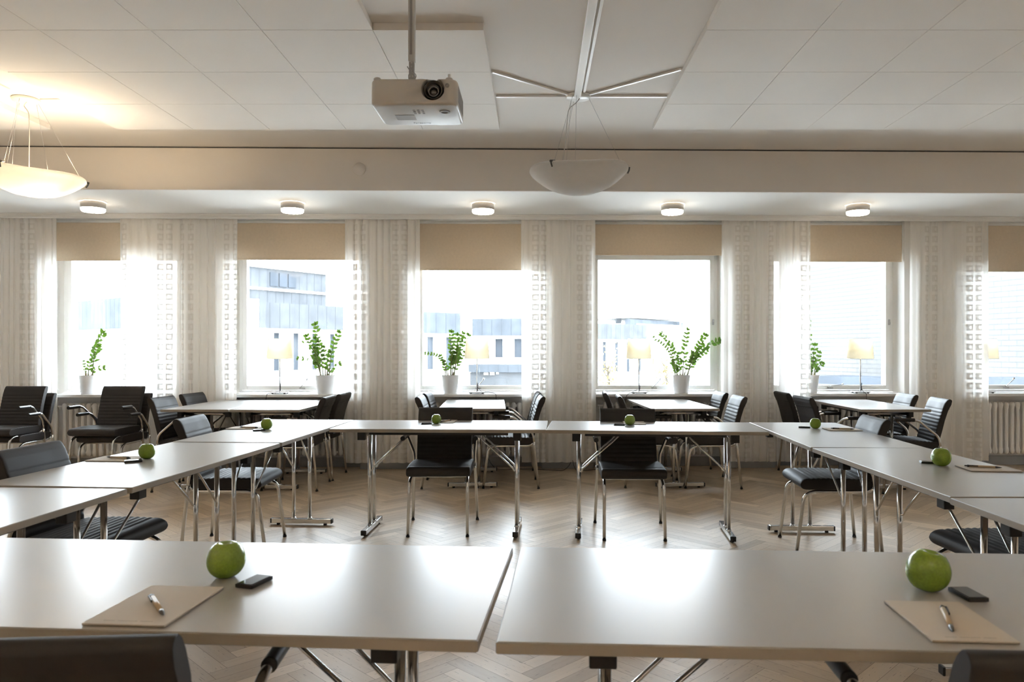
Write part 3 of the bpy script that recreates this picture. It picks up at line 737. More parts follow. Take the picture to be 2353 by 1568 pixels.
pads = [(-0.762, 1.496, R(-4), 1.08, 'tilted notepad with a pen on it, left front table beside the large apple'),
        (0.785, 1.408, R(-3.5), 1.0, 'notepad with a pen on it, right front table below the large apple'),
        (-1.975, 3.493, RC - R(3), 1, 'notepad on the middle table of the left side row'),
        (-1.895, 4.865, RC - R(3), 1, 'notepad on the far table of the left side row'),
        (-0.640, 5.298, R(-2), 0.98, 'notepad behind the apple before the left camera-facing chair'),
        (0.700, 5.195, R(-4), 1, 'notepad behind the apple before the right camera-facing chair'),
        (1.985, 4.775, -RC - R(2), 1, 'notepad with a pen on the far table of the right side row'),
        (1.965, 3.205, -RC - R(6), 1, 'notepad with a pen at the right edge on the middle table')]
for (x, y, rz, sc, lab) in pads:
    o = dup(pad, (x, y, ZT), rz, lab); o.scale = (sc, sc, 1)
def make_pen():
    root = thing('ballpoint_pen', 'x', 'pen', group='kraft pens on the notepads')
    r_ = 0.0050; a = MB().tube([(0, -0.046, r_), (0, 0.052, r_)], r_, 14); a.build('barrel', 'kraft_barrel', root)
    a = MB(); a.lathe([(0.0050, 0), (0.0046, 0.008), (0.0026, 0.019), (0.0012, 0.022), (0.0009, 0.025)], (0, -0.046, r_), 14, rot=Matrix.Rotation(R(90), 3, 'X')); a.build('tip', 'dark_clip', root)
    a = MB(); a.tube([(0, 0.052, r_), (0, 0.060, r_)], 0.0051, 14); a.tube([(0, 0.060, r_), (0, 0.070, r_)], 0.0028, 10)
    a.build('push_button', 'black_plastic', root)
    a = MB(); a.box((-0.0066, 0.038, r_ + 0.0022), (0.0022, 0.038, 0.005), bev=0.0008); a.box((-0.0042, 0.056, r_ + 0.002), (0.006, 0.005, 0.005), bev=0.0008); a.build('clip', 'black_plastic', root)
    freeze(root); return root
pen = make_pen(); ZN = ZT + 0.0052
def pen_at(x0, y0, x1, y1, lab):      # from button end to tip
    ang = math.atan2(y0 - y1, x0 - x1) - math.pi / 2
    o = dup(pen, ((x0 + x1) / 2, (y0 + y1) / 2, ZN), ang, lab); return o
pen_at(-0.800, 1.540, -0.706, 1.412, 'kraft pen lying slanted on the notepad of the left front table')
pen_at(0.808, 1.468, 0.756, 1.336, 'kraft pen lying on the notepad of the right front table').scale = (-1, 1, 1)
pen_at(-1.895, 3.462, -2.02, 3.500, 'kraft pen on the notepad of the middle left side table')
pen_at(-1.80, 4.81, -1.93, 4.85, 'kraft pen on the notepad of the far left side table')
pen_at(-0.668, 5.215, -0.600, 5.325, 'pen on the notepad before the left camera-facing chair')
pen_at(1.915, 4.775, 2.04, 4.715, 'pen on the notepad of the far right side table')
pen_at(1.885, 3.24, 2.01, 3.185, 'pen on the notepad of the middle right side table')
def make_case():
    root = thing('black_case', 'x', 'pocket case', group='small flat black cases')
    MB().box((0, 0, 0.0045), (0.043, 0.073, 0.008), bev=0.0010).build('case_body', 'black_plastic', root)
    MB().box((0, 0, 0.0090), (0.037, 0.067, 0.0012), bev=0.0005).build('glossy_lid', 'gloss_black', root)
    freeze(root); return root
case = make_case()
for (x, y, rz, lab) in [
    (-0.621, 1.640, R(-17), 'small flat black case right of the large apple on the left front table'),
    (0.912, 1.556, R(2), 'small flat black case touching the large apple on the right front table'),
    (-1.850, 3.412, R(-60), 'small flat black case in front of the apple, middle left side table'),
    (-1.755, 4.715, R(-65), 'small flat black case in front of the apple, far left side table'),
    (-0.752, 5.13, R(-70), 'small flat black case left of the apple before the left facing chair'),
    (0.580, 5.055, R(86), 'small flat black case left of the apple before the right facing chair'),
    (1.790, 4.905, R(70), 'small flat black case behind the apple, far right side table'),
    (1.800, 3.375, R(75), 'small flat black case behind the apple, middle right side table')]:
    dup(case, (x, y, ZT), rz, lab)

# ------------------------------------------------------------------ window sill: plants and lamps
ZS = 0.7835
def stem_path(p0, p1, bow):
    p0, p1 = Vector(p0), Vector(p1); out = []
    for k in range(13):
        t = k / 12; q = p0.lerp(p1, t); q = q + Vector((-(p1.x - p0.x) * bow * math.sin(math.pi * t), 0, abs(p1.x - p0.x) * bow * 0.9 * math.sin(math.pi * t))); out.append(q)
    return out
def leaf(mb, p, d, n_, L, W):
    d = d.normalized(); sd = d.cross(n_).normalized(); n0 = len(mb.v); prof = [(0, 0.05), (0.2, 0.62), (0.45, 1.0), (0.7, 0.82), (0.88, 0.42), (1.0, 0.0)]
    for (t, w_) in prof:
        c = p + d * (L * t) - n_ * (L * 0.12 * t * t); k = W * w_ / 2
        mb.v += [c - sd * k + n_ * (k * 0.35), c, c + sd * k + n_ * (k * 0.35)]
    for i_ in range(len(prof) - 1):
        a = n0 + 3 * i_; mb.face((a, a + 1, a + 4, a + 3), True); mb.face((a + 1, a + 2, a + 5, a + 4), True)
def plant(pxc, v, pot_r, pot_h, tips, lab, seed):
    rn = random.Random(seed); u0 = U(pxc, v); root = thing('potted_zamioculcas', lab, 'plant', group='potted plants on the window sills'); on_wall(root, u0, v, ZS)
    root.name = 'potted_plant'
    r0, r1 = pot_r * 0.74, pot_r
    pot = MB().lathe([(0.001, 0.001), (r0, 0.001), (r0 + 0.002, 0.004), (r1 - 0.001, pot_h - 0.004), (r1, pot_h), (r1 - 0.006, pot_h), (r1 - 0.008, pot_h - 0.03), (0.001, pot_h - 0.03)], seg=40).build('pot', 'pot_glaze', root)
    MB().lathe([(0.001, pot_h - 0.028), (r1 - 0.009, pot_h - 0.028), (r1 - 0.009, pot_h - 0.0278)][:2] , seg=24).build('soil', 'soil', root)
    hk = MB()
    for (tx, ty, bow, nl, ls) in tips:
        ut = U(tx, v); zt = ZW(tx, ty, v) - ZS; dx = ut - u0; dyy = rn.uniform(-0.05, 0.05)
        b0 = (max(-r1 * .6, min(r1 * .6, dx * 0.22 + rn.uniform(-.012, .012))), rn.uniform(-0.03, 0.03), pot_h - 0.035)
        path = stem_path(b0, (dx, dyy, zt), bow)
        st = MB().tube(path, 0.0062, 7, rend=0.0022).build('stem', 'stem_green', root)
        lf = MB()
        for k in range(nl):
            t = 0.32 + 0.68 * k / (nl - 1); f_ = t * 12; i_ = min(11, int(f_)); p_ = path[i_].lerp(path[i_ + 1], f_ - i_)
            tg = (path[i_ + 1] - path[i_]).normalized(); ax = Vector((rn.uniform(-.35, .35), -1, rn.uniform(-.2, .5))).normalized()
            sdv = tg.cross(ax).normalized()
            for s_ in (-1, 1):
                if rn.random() < 0.08: continue
                d = tg * rn.uniform(0.5, 0.9) + sdv * s_ * rn.uniform(0.6, 1.0) + Vector((0, rn.uniform(-.6, .6), 0))
                leaf(lf, p_, d, (ax + Vector((rn.uniform(-.5, .5), 0, rn.uniform(-.5, .5)))).normalized(), ls * 1.12 * rn.uniform(0.75, 1.1) * (1 - 0.2 * t), ls * 0.60)
        leaf(lf, path[-1], path[-1] - path[-2], Vector((0, -1, 0.2)).normalized(), ls * 0.8, ls * 0.36)
        lf.build('leaves', 'leaf_green', st)
    for k in range(6):
        a = rn.uniform(0, 6.28); rr = rn.uniform(0.2, 0.55) * r1; hk.tube([(rr * math.cos(a), rr * math.sin(a), pot_h - 0.04), (rr * 1.5 * math.cos(a), rr * 1.3 * math.sin(a), pot_h + rn.uniform(0.03, 0.07))], 0.007, 6, rend=0.001)
    hk.build('dry_husks', 'stem_husk', root)
plant(201, 7.80, 0.080, 0.195, [(242, 768, 0.25, 12, 0.065), (207, 812, 0.1, 6, 0.05), (186, 832, 0.1, 5, 0.03), (240, 845, 0.25, 4, 0.045)],
      'sparse potted plant with one leaning stem in the leftmost window', 1)
plant(748, 7.80, 0.108, 0.195, [(722, 748, 0.1, 11, 0.06), (707, 775, 0.15, 9, 0.055), (698, 790, 0.15, 4, 0.06), (724, 780, -0.35, 10, 0.055), (780, 766, 0.25, 8, 0.055), (686, 824, 0.35, 7, 0.04), (776, 838, 0.2, 4, 0.05), (745, 800, 0.0, 6, 0.05), (758, 812, 0.0, 5, 0.045)],
      'tall potted plant right of the lamp in the second window', 2)
plant(1035, 7.80, 0.093, 0.195, [(1038, 765, 0.1, 10, 0.05), (1062, 768, 0.1, 11, 0.055), (1074, 772, 0.15, 8, 0.05), (1050, 772, 0.05, 9, 0.055), (979, 812, 0.38, 10, 0.035), (1012, 820, 0.15, 7, 0.045), (1040, 805, 0.0, 6, 0.05), (1066, 812, 0.1, 6, 0.045)],
      'bushy potted plant touching the lamp shade in the middle window', 3)
plant(1565, 7.80, 0.098, 0.195, [(1502, 777, 0.25, 11, 0.035), (1521, 769, 0.3, 11, 0.05), (1579, 760, 0.1, 9, 0.055), (1619, 773, 0.12, 10, 0.06), (1652, 784, 0.18, 12, 0.06), (1625, 806, 0.1, 8, 0.05), (1546, 835, 0.1, 7, 0.045), (1560, 815, 0.05, 7, 0.05), (1590, 812, 0.1, 6, 0.045)],
      'widely spreading potted plant in the fourth window', 4)
plant(1862, 7.80, 0.090, 0.195, [(1861, 740, 0.0, 9, 0.045), (1870, 795, 0.1, 6, 0.05), (1887, 812, 0.1, 5, 0.045), (1888, 836, 0.2, 6, 0.045), (1850, 780, 0.1, 8, 0.045), (1866, 825, 0.0, 5, 0.04)],
      'upright potted plant half hidden by the curtain in the brick view window', 5)
def make_lamp():
    root = thing('table_lamp', 'x', 'lamp', group='table lamps on the window sills')
    b_ = MB().box((0, 0, 0.014), (0.165, 0.125, 0.010), bev=0.003).build('base', 'brushed_steel', root)
    for sx in (-1, 1):
        for sy in (-1, 1): MB().box((sx * 0.062, sy * 0.045, 0.005), (0.018, 0.014, 0.008), bev=0.001).build('base_foot', 'black_rubber', b_)
    MB().tube([(0, 0, 0.018), (0, 0, 0.385)], 0.006, 12).build('pole', 'brushed_steel', root)
    MB().tube([(0, 0, 0.385), (0, 0, 0.44)], 0.014, 12).build('lamp_socket', 'black_plastic', root)
    MB().lathe([(0.010, 0.44), (0.024, 0.47), (0.026, 0.49), (0.016, 0.512), (0.001, 0.518)], seg=16).build('bulb', 'white_plastic', root)
    sh = MB().lathe([(0.134, 0.365), (0.115, 0.578), (0.1135, 0.578), (0.1325, 0.365)], seg=40, closed=True).build('lamp_shade', 'lamp_shade_cloth', root)
    q = MB()
    for z_, r_ in ((0.366, 0.1335), (0.577, 0.1145)):
        q.tube([(r_ * math.cos(t * math.pi / 18), r_ * math.sin(t * math.pi / 18), z_) for t in range(37)], 0.0018, 6)
    for t in range(3):
        a = t * 2.094; q.tube([(0.012 * math.cos(a), 0.012 * math.sin(a), 0.40), (0.130 * math.cos(a), 0.130 * math.sin(a), 0.372)], 0.0016, 6)
    q.build('shade_ring', 'brushed_steel', sh)
    MB().tube([(0.008, -0.008, 0.03), (0.010, -0.008, 0.11)], 0.004, 8).build('cord_switch', 'black_plastic', root)
    freeze(root); return root
lamp = make_lamp()
for (px, lab) in [(643, 'small table lamp left of the tall plant in the second window'),
                  (1096, 'small table lamp behind the bushy plant in the middle window'),
                  (1468, 'small table lamp left of the spreading plant'),
                  (1977, 'small table lamp before the pale brick wall view'),
                  (2262, 'small table lamp mostly hidden behind the rightmost curtain')]:
    o = dup(lamp, (0, 0, 0), 0, lab); on_wall(o, U(px, 7.80), 7.80, ZS)
# lamp cords hanging over the sills
def cord(name, pts, lab, m='cable_black', r=0.0028, cat='cable'):
    P_ = [Vector(p_) for p_ in pts]; out = []
    for i_ in range(len(P_) - 1):
        p0, p1, p2, p3 = P_[max(0, i_ - 1)], P_[i_], P_[i_ + 1], P_[min(len(P_) - 1, i_ + 2)]
        for k in range(6):
            t = k / 6; out.append(0.5 * ((2 * p1) + (p2 - p0) * t + (2 * p0 - 5 * p1 + 4 * p2 - p3) * t * t + (3 * p1 - p0 - 3 * p2 + p3) * t ** 3))
    out.append(P_[-1]); return tag(MB().tube(out, r, 7).build(name, m), lab, cat)
def wp(px, v, z): return WP(U(px, v), v, z)
cord('lamp_cord', [wp(640, 7.76, 0.81), wp(628, 7.755, 0.800), wp(615, 7.70, 0.788), wp(612, 7.692, 0.76), wp(611, 7.70, 0.70), wp(613, 7.74, 0.62)], 'black cord falling over the sill below the second window lamp')
cord('lamp_cord', [wp(1100, 7.76, 0.84), wp(1108, 7.75, 0.805), wp(1125, 7.73, 0.80), wp(1138, 7.69, 0.788), wp(1140, 7.692, 0.74), wp(1142, 7.70, 0.70)], 'thin cord falling over the sill below the middle window lamp')
cord('lamp_cord', [wp(1465, 7.76, 0.83), wp(1458, 7.75, 0.81), wp(1446, 7.70, 0.790), wp(1440, 7.690, 0.765), wp(1436, 7.69, 0.70), wp(1438, 7.70, 0.60)], 'black cord falling over the sill behind a chair below the spreading plant lamp')
cord('lamp_cord', [wp(1980, 7.76, 0.83), wp(1985, 7.74, 0.80), wp(1990, 7.70, 0.788), wp(1991, 7.690, 0.75), wp(1991, 7.70, 0.66)], 'black cord falling over the sill below the brick view lamp')

# wall socket with plugs, cables on the floor
so = thing('wall_socket', 'white double wall socket with two black plugs behind the curtain, right of the middle window', 'socket'); on_wall(so, U(1301, 7.758), 7.7595, 0.255)
MB().box((0, -0.005, 0), (0.08, 0.010, 0.15), bev=0.004).build('socket_plate', 'socket_white', so)
for z_ in (0.035, -0.035):
    MB().lathe([(0.020, 0.0), (0.018, 0.03), (0.008, 0.045)], (0, -0.0105, z_), 16, rot=Matrix.Rotation(R(90), 3, 'X')).build('plug', 'black_plastic', so)
v_ = 7.70
cord('power_cable', [wp(1303, v_, 0.215), wp(1309, 7.66, 0.16), wp(1311, 7.62, 0.08), wp(1296, 7.58, 0.012), wp(1272, 7.62, 0.0035), wp(1210, 7.70, 0.0035), wp(1150, 7.68, 0.0035), wp(1133, 7.74, 0.03), wp(1122, 7.80, 0.10), wp(1117, 7.86, 0.17)], 'black cable running along the floor left from the wall socket to the middle radiator')
cord('power_cable', [wp(1305, v_, 0.28), wp(1312, 7.66, 0.20), wp(1316, 7.62, 0.10), wp(1324, 7.58, 0.012), wp(1345, 7.60, 0.0035), wp(1372, 7.66, 0.0035), wp(1392, 7.60, 0.0035)], 'black cable running along the floor right from the wall socket')

# ------------------------------------------------------------------ ceiling lights
def make_spot():
    root = thing('ceiling_light', 'x', 'ceiling light', group='round ceiling lights along the windows')
    MB().lathe([(0.001, 0.0), (0.092, 0.0), (0.092, -0.006), (0.001, -0.006)], seg=40, closed=False).build('mounting_ring', 'mid_grey', root)
    MB().lathe([(0.104, -0.0065), (0.104, -0.060), (0.100, -0.060), (0.100, -0.0065)], seg=48, closed=True).build('housing', 'white_plastic', root)
    MB().lathe([(0.099, -0.050), (0.102, -0.061), (0.101, -0.080), (0.092, -0.089), (0.001, -0.091)], seg=48, fn=lambda q, t: Vector((q.x, q.y, q.z + (0.002 * math.cos(16 * t) if q.z < -0.08 else 0)))).build('lens', 'spot_lens', root)
    freeze(root); return root
spot = make_spot()
for (px, lab) in [(214, 'round ceiling light nearest the lit pendant'), (672, 'round ceiling light above the second window'), (1110, 'round ceiling light above the middle window'),
                  (1545, 'round ceiling light above the window with the spreading plant'), (1971, 'rightmost round ceiling light')]:
    o = dup(spot, (0, 0, 0), 0, lab); on_wall(o, U(px, 6.93), 6.93, ZA - 0.001)

def pendant(x, y, lab, lit, tilt=0.0, off=0.0, rot0=0.0, energy=14):
    root = thing('pendant_lamp', lab, 'pendant lamp', (x, y, 2.9843), 0, 'bowl pendants')
    MB().lathe([(0.001, -0.001), (0.085, -0.001), (0.088, -0.006), (0.082, -0.020), (0.001, -0.022)], seg=40).build('canopy', 'white_metal', root)
    z0 = -0.525; c = Vector((off, 0, z0)); T = Matrix.Rotation(tilt, 3, 'Y')
    rr = 0.335
    fn = lambda q, t: Vector((q.x * (1 + 0.025 * math.cos(3 * t + rot0)), q.y * (1 + 0.025 * math.cos(3 * t + rot0)), q.z + 0.010 * math.cos(3 * t + rot0) * (math.hypot(q.x, q.y) / rr) ** 3))
    prof = [(0.001, -0.150), (0.05, -0.149), (0.11, -0.141), (0.17, -0.122), (0.225, -0.094), (0.27, -0.062), (0.305, -0.032), (0.327, -0.010), (0.335, 0.004), (0.333, 0.012), (0.325, 0.010), (0.31, -0.008)]
    inner = [(a_ - 0.006, b_ + 0.006) for (a_, b_) in prof[1:8][::-1]] + [(0.001, -0.143)]
    MB().lathe(prof + inner, c, 56, fn=fn, rot=T).build('glass_bowl', 'opal_glass', root)
    for k in range(3):
        a = rot0 + R(20) + k * 2.0944; dv = Vector((math.cos(a), math.sin(a), 0)); p_ = c + T @ (dv * 0.335 + Vector((0, 0, 0.006)))
        q = MB(); e1 = c + T @ (dv * 0.300 + Vector((0, 0, 0.02))); e2 = c + T @ (dv * 0.348 + Vector((0, 0, 0.010))); e3 = c + T @ (dv * 0.330 + Vector((0, 0, -0.024)))
        q.tube(fillet([e1, e2, e3], 0.02), 0.0055, 8); q.tube([e1, e2], 0.008, 8); q.build('clip', 'dark_clip', root)
        q = MB().tube([(0.07 * dv.x, 0.07 * dv.y, -0.018), e1], 0.0011, 6); q.build('wire', 'brushed_steel', root)
        if k < 2:
            dv2 = Vector((math.cos(a + 0.35), math.sin(a + 0.35), 0)); MB().tube([(0.066 * dv2.x, 0.066 * dv2.y, -0.018), c + T @ (dv2 * 0.14 + Vector((0, 0, -0.10)))], 0.0010, 6).build('wire', 'brushed_steel', root)
    cz = [(0.01, 0, -0.018), (-0.01, -0.01, -0.05), (-0.07 + off * 0.3, -0.02, -0.10), (-0.085 + off * 0.6, -0.02, -0.25), (-0.105 + off, -0.03, -0.43), (-0.11 + off, -0.03, -0.56)]
    if lit: cz = [(-x_ * 0.6 if i_ > 1 else x_, y_, z_) for i_, (x_, y_, z_) in enumerate(cz)]
    MB().tube(fillet(cz, 0.03, 4), 0.0032, 8).build('cord', 'white_plastic', root)
    q = MB().tube([c + Vector((-0.10, 0, -0.085)), c + Vector((0.10, 0, -0.085))], 0.010, 10); q.build('lamp_holder', 'white_metal', root)
    for s_ in (-1, 1):
        MB().lathe([(0.001, -0.03), (0.018, -0.02), (0.024, 0.0), (0.018, 0.02), (0.001, 0.03)], c + Vector((s_ * 0.12, 0, -0.080)), 14).build('bulb', 'bulb' if lit else 'opal_glass', root)
    if lit:
        ld = bpy.data.lights.new('bulb_glow', 'POINT'); ld.energy = energy; ld.color = (1.0, 0.78, 0.50); ld.shadow_soft_size = 0.03
        lo = bpy.data.objects.new('bulb_glow', ld); C.objects.link(lo); lo.parent = root; lo.location = c + Vector((0.09, 0, -0.075))
pendant(0.30, 5.05, 'unlit white glass bowl pendant hanging in the middle', False, tilt=R(-1.5), off=0.003, rot0=R(95))
pendant(-3.52, 5.12, 'lit glowing glass bowl pendant at the left edge', True, tilt=R(5.5), off=0.035, rot0=R(15))

for x_, w_ in ((-3.5, 'left'), (0.3, 'middle'), (4.1, 'right')):  # extra pendants out of view, added only to brighten ceiling and room
    pendant(x_, -0.7, 'unseen bowl pendant added behind the camera as fill light, the %s one there' % w_, True, energy=42)
sd = thing('smoke_detector', 'flat round white disc on the beam above the windows', 'detector'); on_wall(sd, U(826, VB - 0.021), VB - 0.0205, ZW(826, 390, VB))
MB().lathe([(0.001, 0.0), (0.054, 0.0), (0.054, 0.004), (0.050, 0.009), (0.001, 0.010)], seg=36, rot=Matrix.Rotation(R(90), 3, 'X')).build('disc_cover', 'beam_paint', sd)

# ------------------------------------------------------------------ projector
pj = thing('projector', 'white ceiling-hung video projector with its lens towards the camera', 'projector', (-0.4465, 2.865, 2.155))
def pbody():
    bm = bmesh.new(); bmesh.ops.create_cube(bm, size=1)
    for v in bm.verts:
        v.co = Vector((v.co.x * 0.322, v.co.y * 0.262, v.co.z * 0.098))
        if v.co.y < 0 and v.co.z > 0: v.co.y += 0.006
    ve = [e for e in bm.edges if abs(e.verts[0].co.z - e.verts[1].co.z) > 0.05]
    bmesh.ops.bevel(bm, geom=ve, offset=0.030, segments=6, affect='EDGES', profile=0.5)
    te = [e for e in bm.edges if len(e.link_faces) == 2 and e.calc_face_angle(0) > 1.2]
    bmesh.ops.bevel(bm, geom=te, offset=0.011, segments=4, affect='EDGES', profile=0.5)
    me = bpy.data.meshes.new('projector_body'); bm.to_mesh(me); bm.free()
    for p_ in me.polygons: p_.use_smooth = True
    me.materials.append(M['projector_plastic']); o = bpy.data.objects.new('projector_body', me); C.objects.link(o); o.parent = pj; o.location = (0, 0.0, 0.050)
    cut = MB().lathe([(0.044, 0.05), (0.044, -0.01), (0.036, -0.05)], (0.070, -0.128, 0.060), 32, rot=Matrix.Rotation(R(90), 3, 'X')).build('lens_cutter', 'dark_clip', pj)
    bo = o.modifiers.new('lens_recess', 'BOOLEAN'); bo.operation = 'DIFFERENCE'; bo.object = cut; bo.solver = 'EXACT'
    bpy.context.view_layer.update()
    dg = bpy.context.evaluated_depsgraph_get(); me2 = bpy.data.meshes.new_from_object(o.evaluated_get(dg)); o.modifiers.clear(); o.data = me2
    bpy.data.objects.remove(cut); o.data.materials.clear(); o.data.materials.append(M['projector_plastic'])
    return o
pb = pbody()
RX = Matrix.Rotation(R(90), 3, 'X')
ln = MB().lathe([(0.042, -0.046), (0.037, -0.044), (0.036, -0.012), (0.031, -0.010), (0.028, -0.028), (0.020, -0.030)], (0.070, -0.128, 0.060), 36, rot=RX).build('lens_barrel', 'gloss_black', pj)
MB().lathe([(0.020, -0.030), (0.0195, -0.024), (0.0165, -0.024), (0.0160, -0.031)], (0.070, -0.128, 0.058), 32, rot=RX).build('lens_ring', 'mid_grey', ln)
MB().lathe([(0.0158, -0.032), (0.012, -0.027), (0.001, -0.025)], (0.070, -0.128, 0.058), 32, rot=RX).build('lens_glass', 'lens_glass', ln)
MB().lathe([(0.0075, 0.0), (0.0075, 0.003), (0.001, 0.004)], (0.124, -0.1285, 0.071), 20, rot=RX).build('infrared_sensor', 'mid_grey', pj)
q = MB()
for i_ in range(3):
    for j_ in range(3): q.box((-0.010 + j_ * 0.016, -0.062 + i_ * 0.019, 0.0002), (0.0095, 0.008, 0.002), bev=0.0009)
q.build('button_pad', 'grey_plastic', pj)
MB().lathe([(0.021, 0.001), (0.021, -0.002), (0.013, -0.0025), (0.012, 0.0)], (0.105, -0.045, 0.0005), 32).build('zoom_dial', 'mid_grey', pj)
MB().box((-0.055, 0.025, 0.0007), (0.075, 0.06, 0.0015)).build('info_label', 'grey_plastic', pj)
tx = bpy.data.curves.new('brand_lettering', 'FONT'); tx.body = 'Panasonic'; tx.size = 0.0175; tx.extrude = 0.0003; tx.align_x = 'CENTER'; tx.materials.append(M['mid_grey'])
to = bpy.data.objects.new('brand_lettering', tx); C.objects.link(to); to.parent = pj; to.location = (-0.002, 0.085, -0.0003); to.rotation_euler = (R(180), 0, 0)
to.location.y = 0.098
bpy.context.view_layer.update()
tm = bpy.data.meshes.new_from_object(to.evaluated_get(bpy.context.evaluated_depsgraph_get())); to2 = bpy.data.objects.new('brand_lettering', tm); C.objects.link(to2)
to2.parent = pj; to2.location = to.location; to2.rotation_euler = to.rotation_euler; bpy.data.objects.remove(to); to2.name = 'brand_lettering'
q = MB()
for k in range(13): q.box((0.1615, -0.085 + k * 0.014, 0.052), (0.0012, 0.008, 0.060))
q.build('side_vent', 'mid_grey', pj)
MB().lathe([(0.014, 0.0), (0.014, 0.006), (0.010, 0.010)], (-0.140, -0.100, 0.099), 20).build('adjuster_foot', 'projector_plastic', pj)
q = MB().lathe([(0.014, 0.0), (0.014, 0.006), (0.010, 0.010)], (0.128, -0.100, 0.099), 20)
q.tube([(0.128, -0.10, 0.108), (0.128, -0.10, 0.122)], 0.005, 10); q.build('adjuster_foot', 'projector_plastic', pj)
# mount: pole, cover strip, clamp
mt = thing('projector_mount', 'grey ceiling pole with clamp holding the projector', 'mount', (-0.478, 2.885, 2.27))
MB().bb(-0.013, 0.013, -0.013, 0.013, 0.10, 0.7143, bev=0.003).build('pole', 'pole_grey', mt)
MB().bb(-0.006, 0.004, -0.0155, -0.0132, 0.125, 0.70).build('cover_strip', 'mid_grey', mt)
q = MB(); q.box((0, -0.001, 0.040), (0.026, 0.024, 0.022), bev=0.005); q.box((0, 0, 0.068), (0.020, 0.020, 0.06), bev=0.002); q.box((0, 0.0, 0.016), (0.016, 0.016, 0.030))
q.build('clamp', 'grey_plastic', mt)
q = MB()
for z_ in (0.062, 0.078, 0.094): q.lathe([(0.0035, 0), (0.0035, 0.003)], (0, -0.0102, z_), 10, rot=RX)
for sx in (-0.006, 0.006): q.lathe([(0.0035, 0), (0.0035, 0.003)], (sx, -0.0128, 0.040), 10, rot=RX)
q.build('screw', 'brushed_steel', mt)
q = MB().box((0.02, 0.02, -0.010), (0.16, 0.12, 0.010), bev=0.003); q.build('mounting_plate', 'grey_plastic', mt)
pc = lambda pts: [Vector(p_) + Vector((-0.446, 2.865, 2.155)) for p_ in pts]
cord('projector_cable', pc([(-0.095, 0.02, 0.104), (-0.06, 0.0, 0.122), (0.0, -0.02, 0.130), (0.06, -0.02, 0.125), (0.11, -0.03, 0.112)]), 'thick grey cable looping over the projector top', 'grey_plastic', 0.0045)
cord('projector_cable', pc([(-0.075, 0.00, 0.104), (-0.02, -0.03, 0.116), (0.04, -0.05, 0.116), (0.10, -0.06, 0.106)]), 'lower grey cable lying on the projector', 'grey_plastic', 0.004)
cord('projector_cable', pc([(-0.046, -0.002, 0.19), (-0.036, -0.005, 0.175), (-0.014, 0.004, 0.16), (-0.018, 0.004, 0.14), (-0.02, 0.02, 0.125), (0.05, 0.03, 0.118), (0.12, 0.0, 0.104)]), 'thin grey cable wound round the pole above the projector', 'grey_plastic', 0.002)

# ------------------------------------------------------------------ outside: buildings, street, trees
def facade(mb, pa, pb_, z0, z1, depth=5.0, uvs=True):
    a, b_ = Vector((pa[0], pa[1], 0)), Vector((pb_[0], pb_[1], 0)); d = b_ - a; nrm = Vector((-d.y, d.x, 0)).normalized()
    if nrm.y < 0: nrm = -nrm
    n = len(mb.v); L = d.length
    for q in (a, b_, b_ + nrm * depth, a + nrm * depth):
        mb.v += [Vector((q.x, q.y, z0)), Vector((q.x, q.y, z1))]
    mb.face((n, n + 2, n + 3, n + 1), False, [(0, z0), (L, z0), (L, z1), (0, z1)])
    mb.face((n + 2, n + 4, n + 5, n + 3), False, [(0, z0), (depth, z0), (depth, z1), (0, z1)])
    mb.face((n + 4, n + 6, n + 7, n + 5), False, [(0, z0), (L, z0), (L, z1), (0, z1)])
    mb.face((n + 6, n, n + 1, n + 7), False, [(0, z0), (depth, z0), (depth, z1), (0, z1)])
    mb.face((n + 1, n + 3, n + 5, n + 7), False, [(0, 0), (L, 0), (L, depth), (0, depth)]); mb.face((n, n + 6, n + 4, n + 2), False, [(0, 0)] * 4)
    return mb
def pxd(px, d): return ((px - CX) / F * d, d)
def along(pa, pb_, t, out=0.0):
    a, b_ = Vector((pa[0], pa[1])), Vector((pb_[0], pb_[1])); d = b_ - a; nrm = Vector((-d.y, d.x)).normalized()
    if nrm.y < 0: nrm = -nrm
    q = a + d * t - nrm * out; return (q.x, q.y)
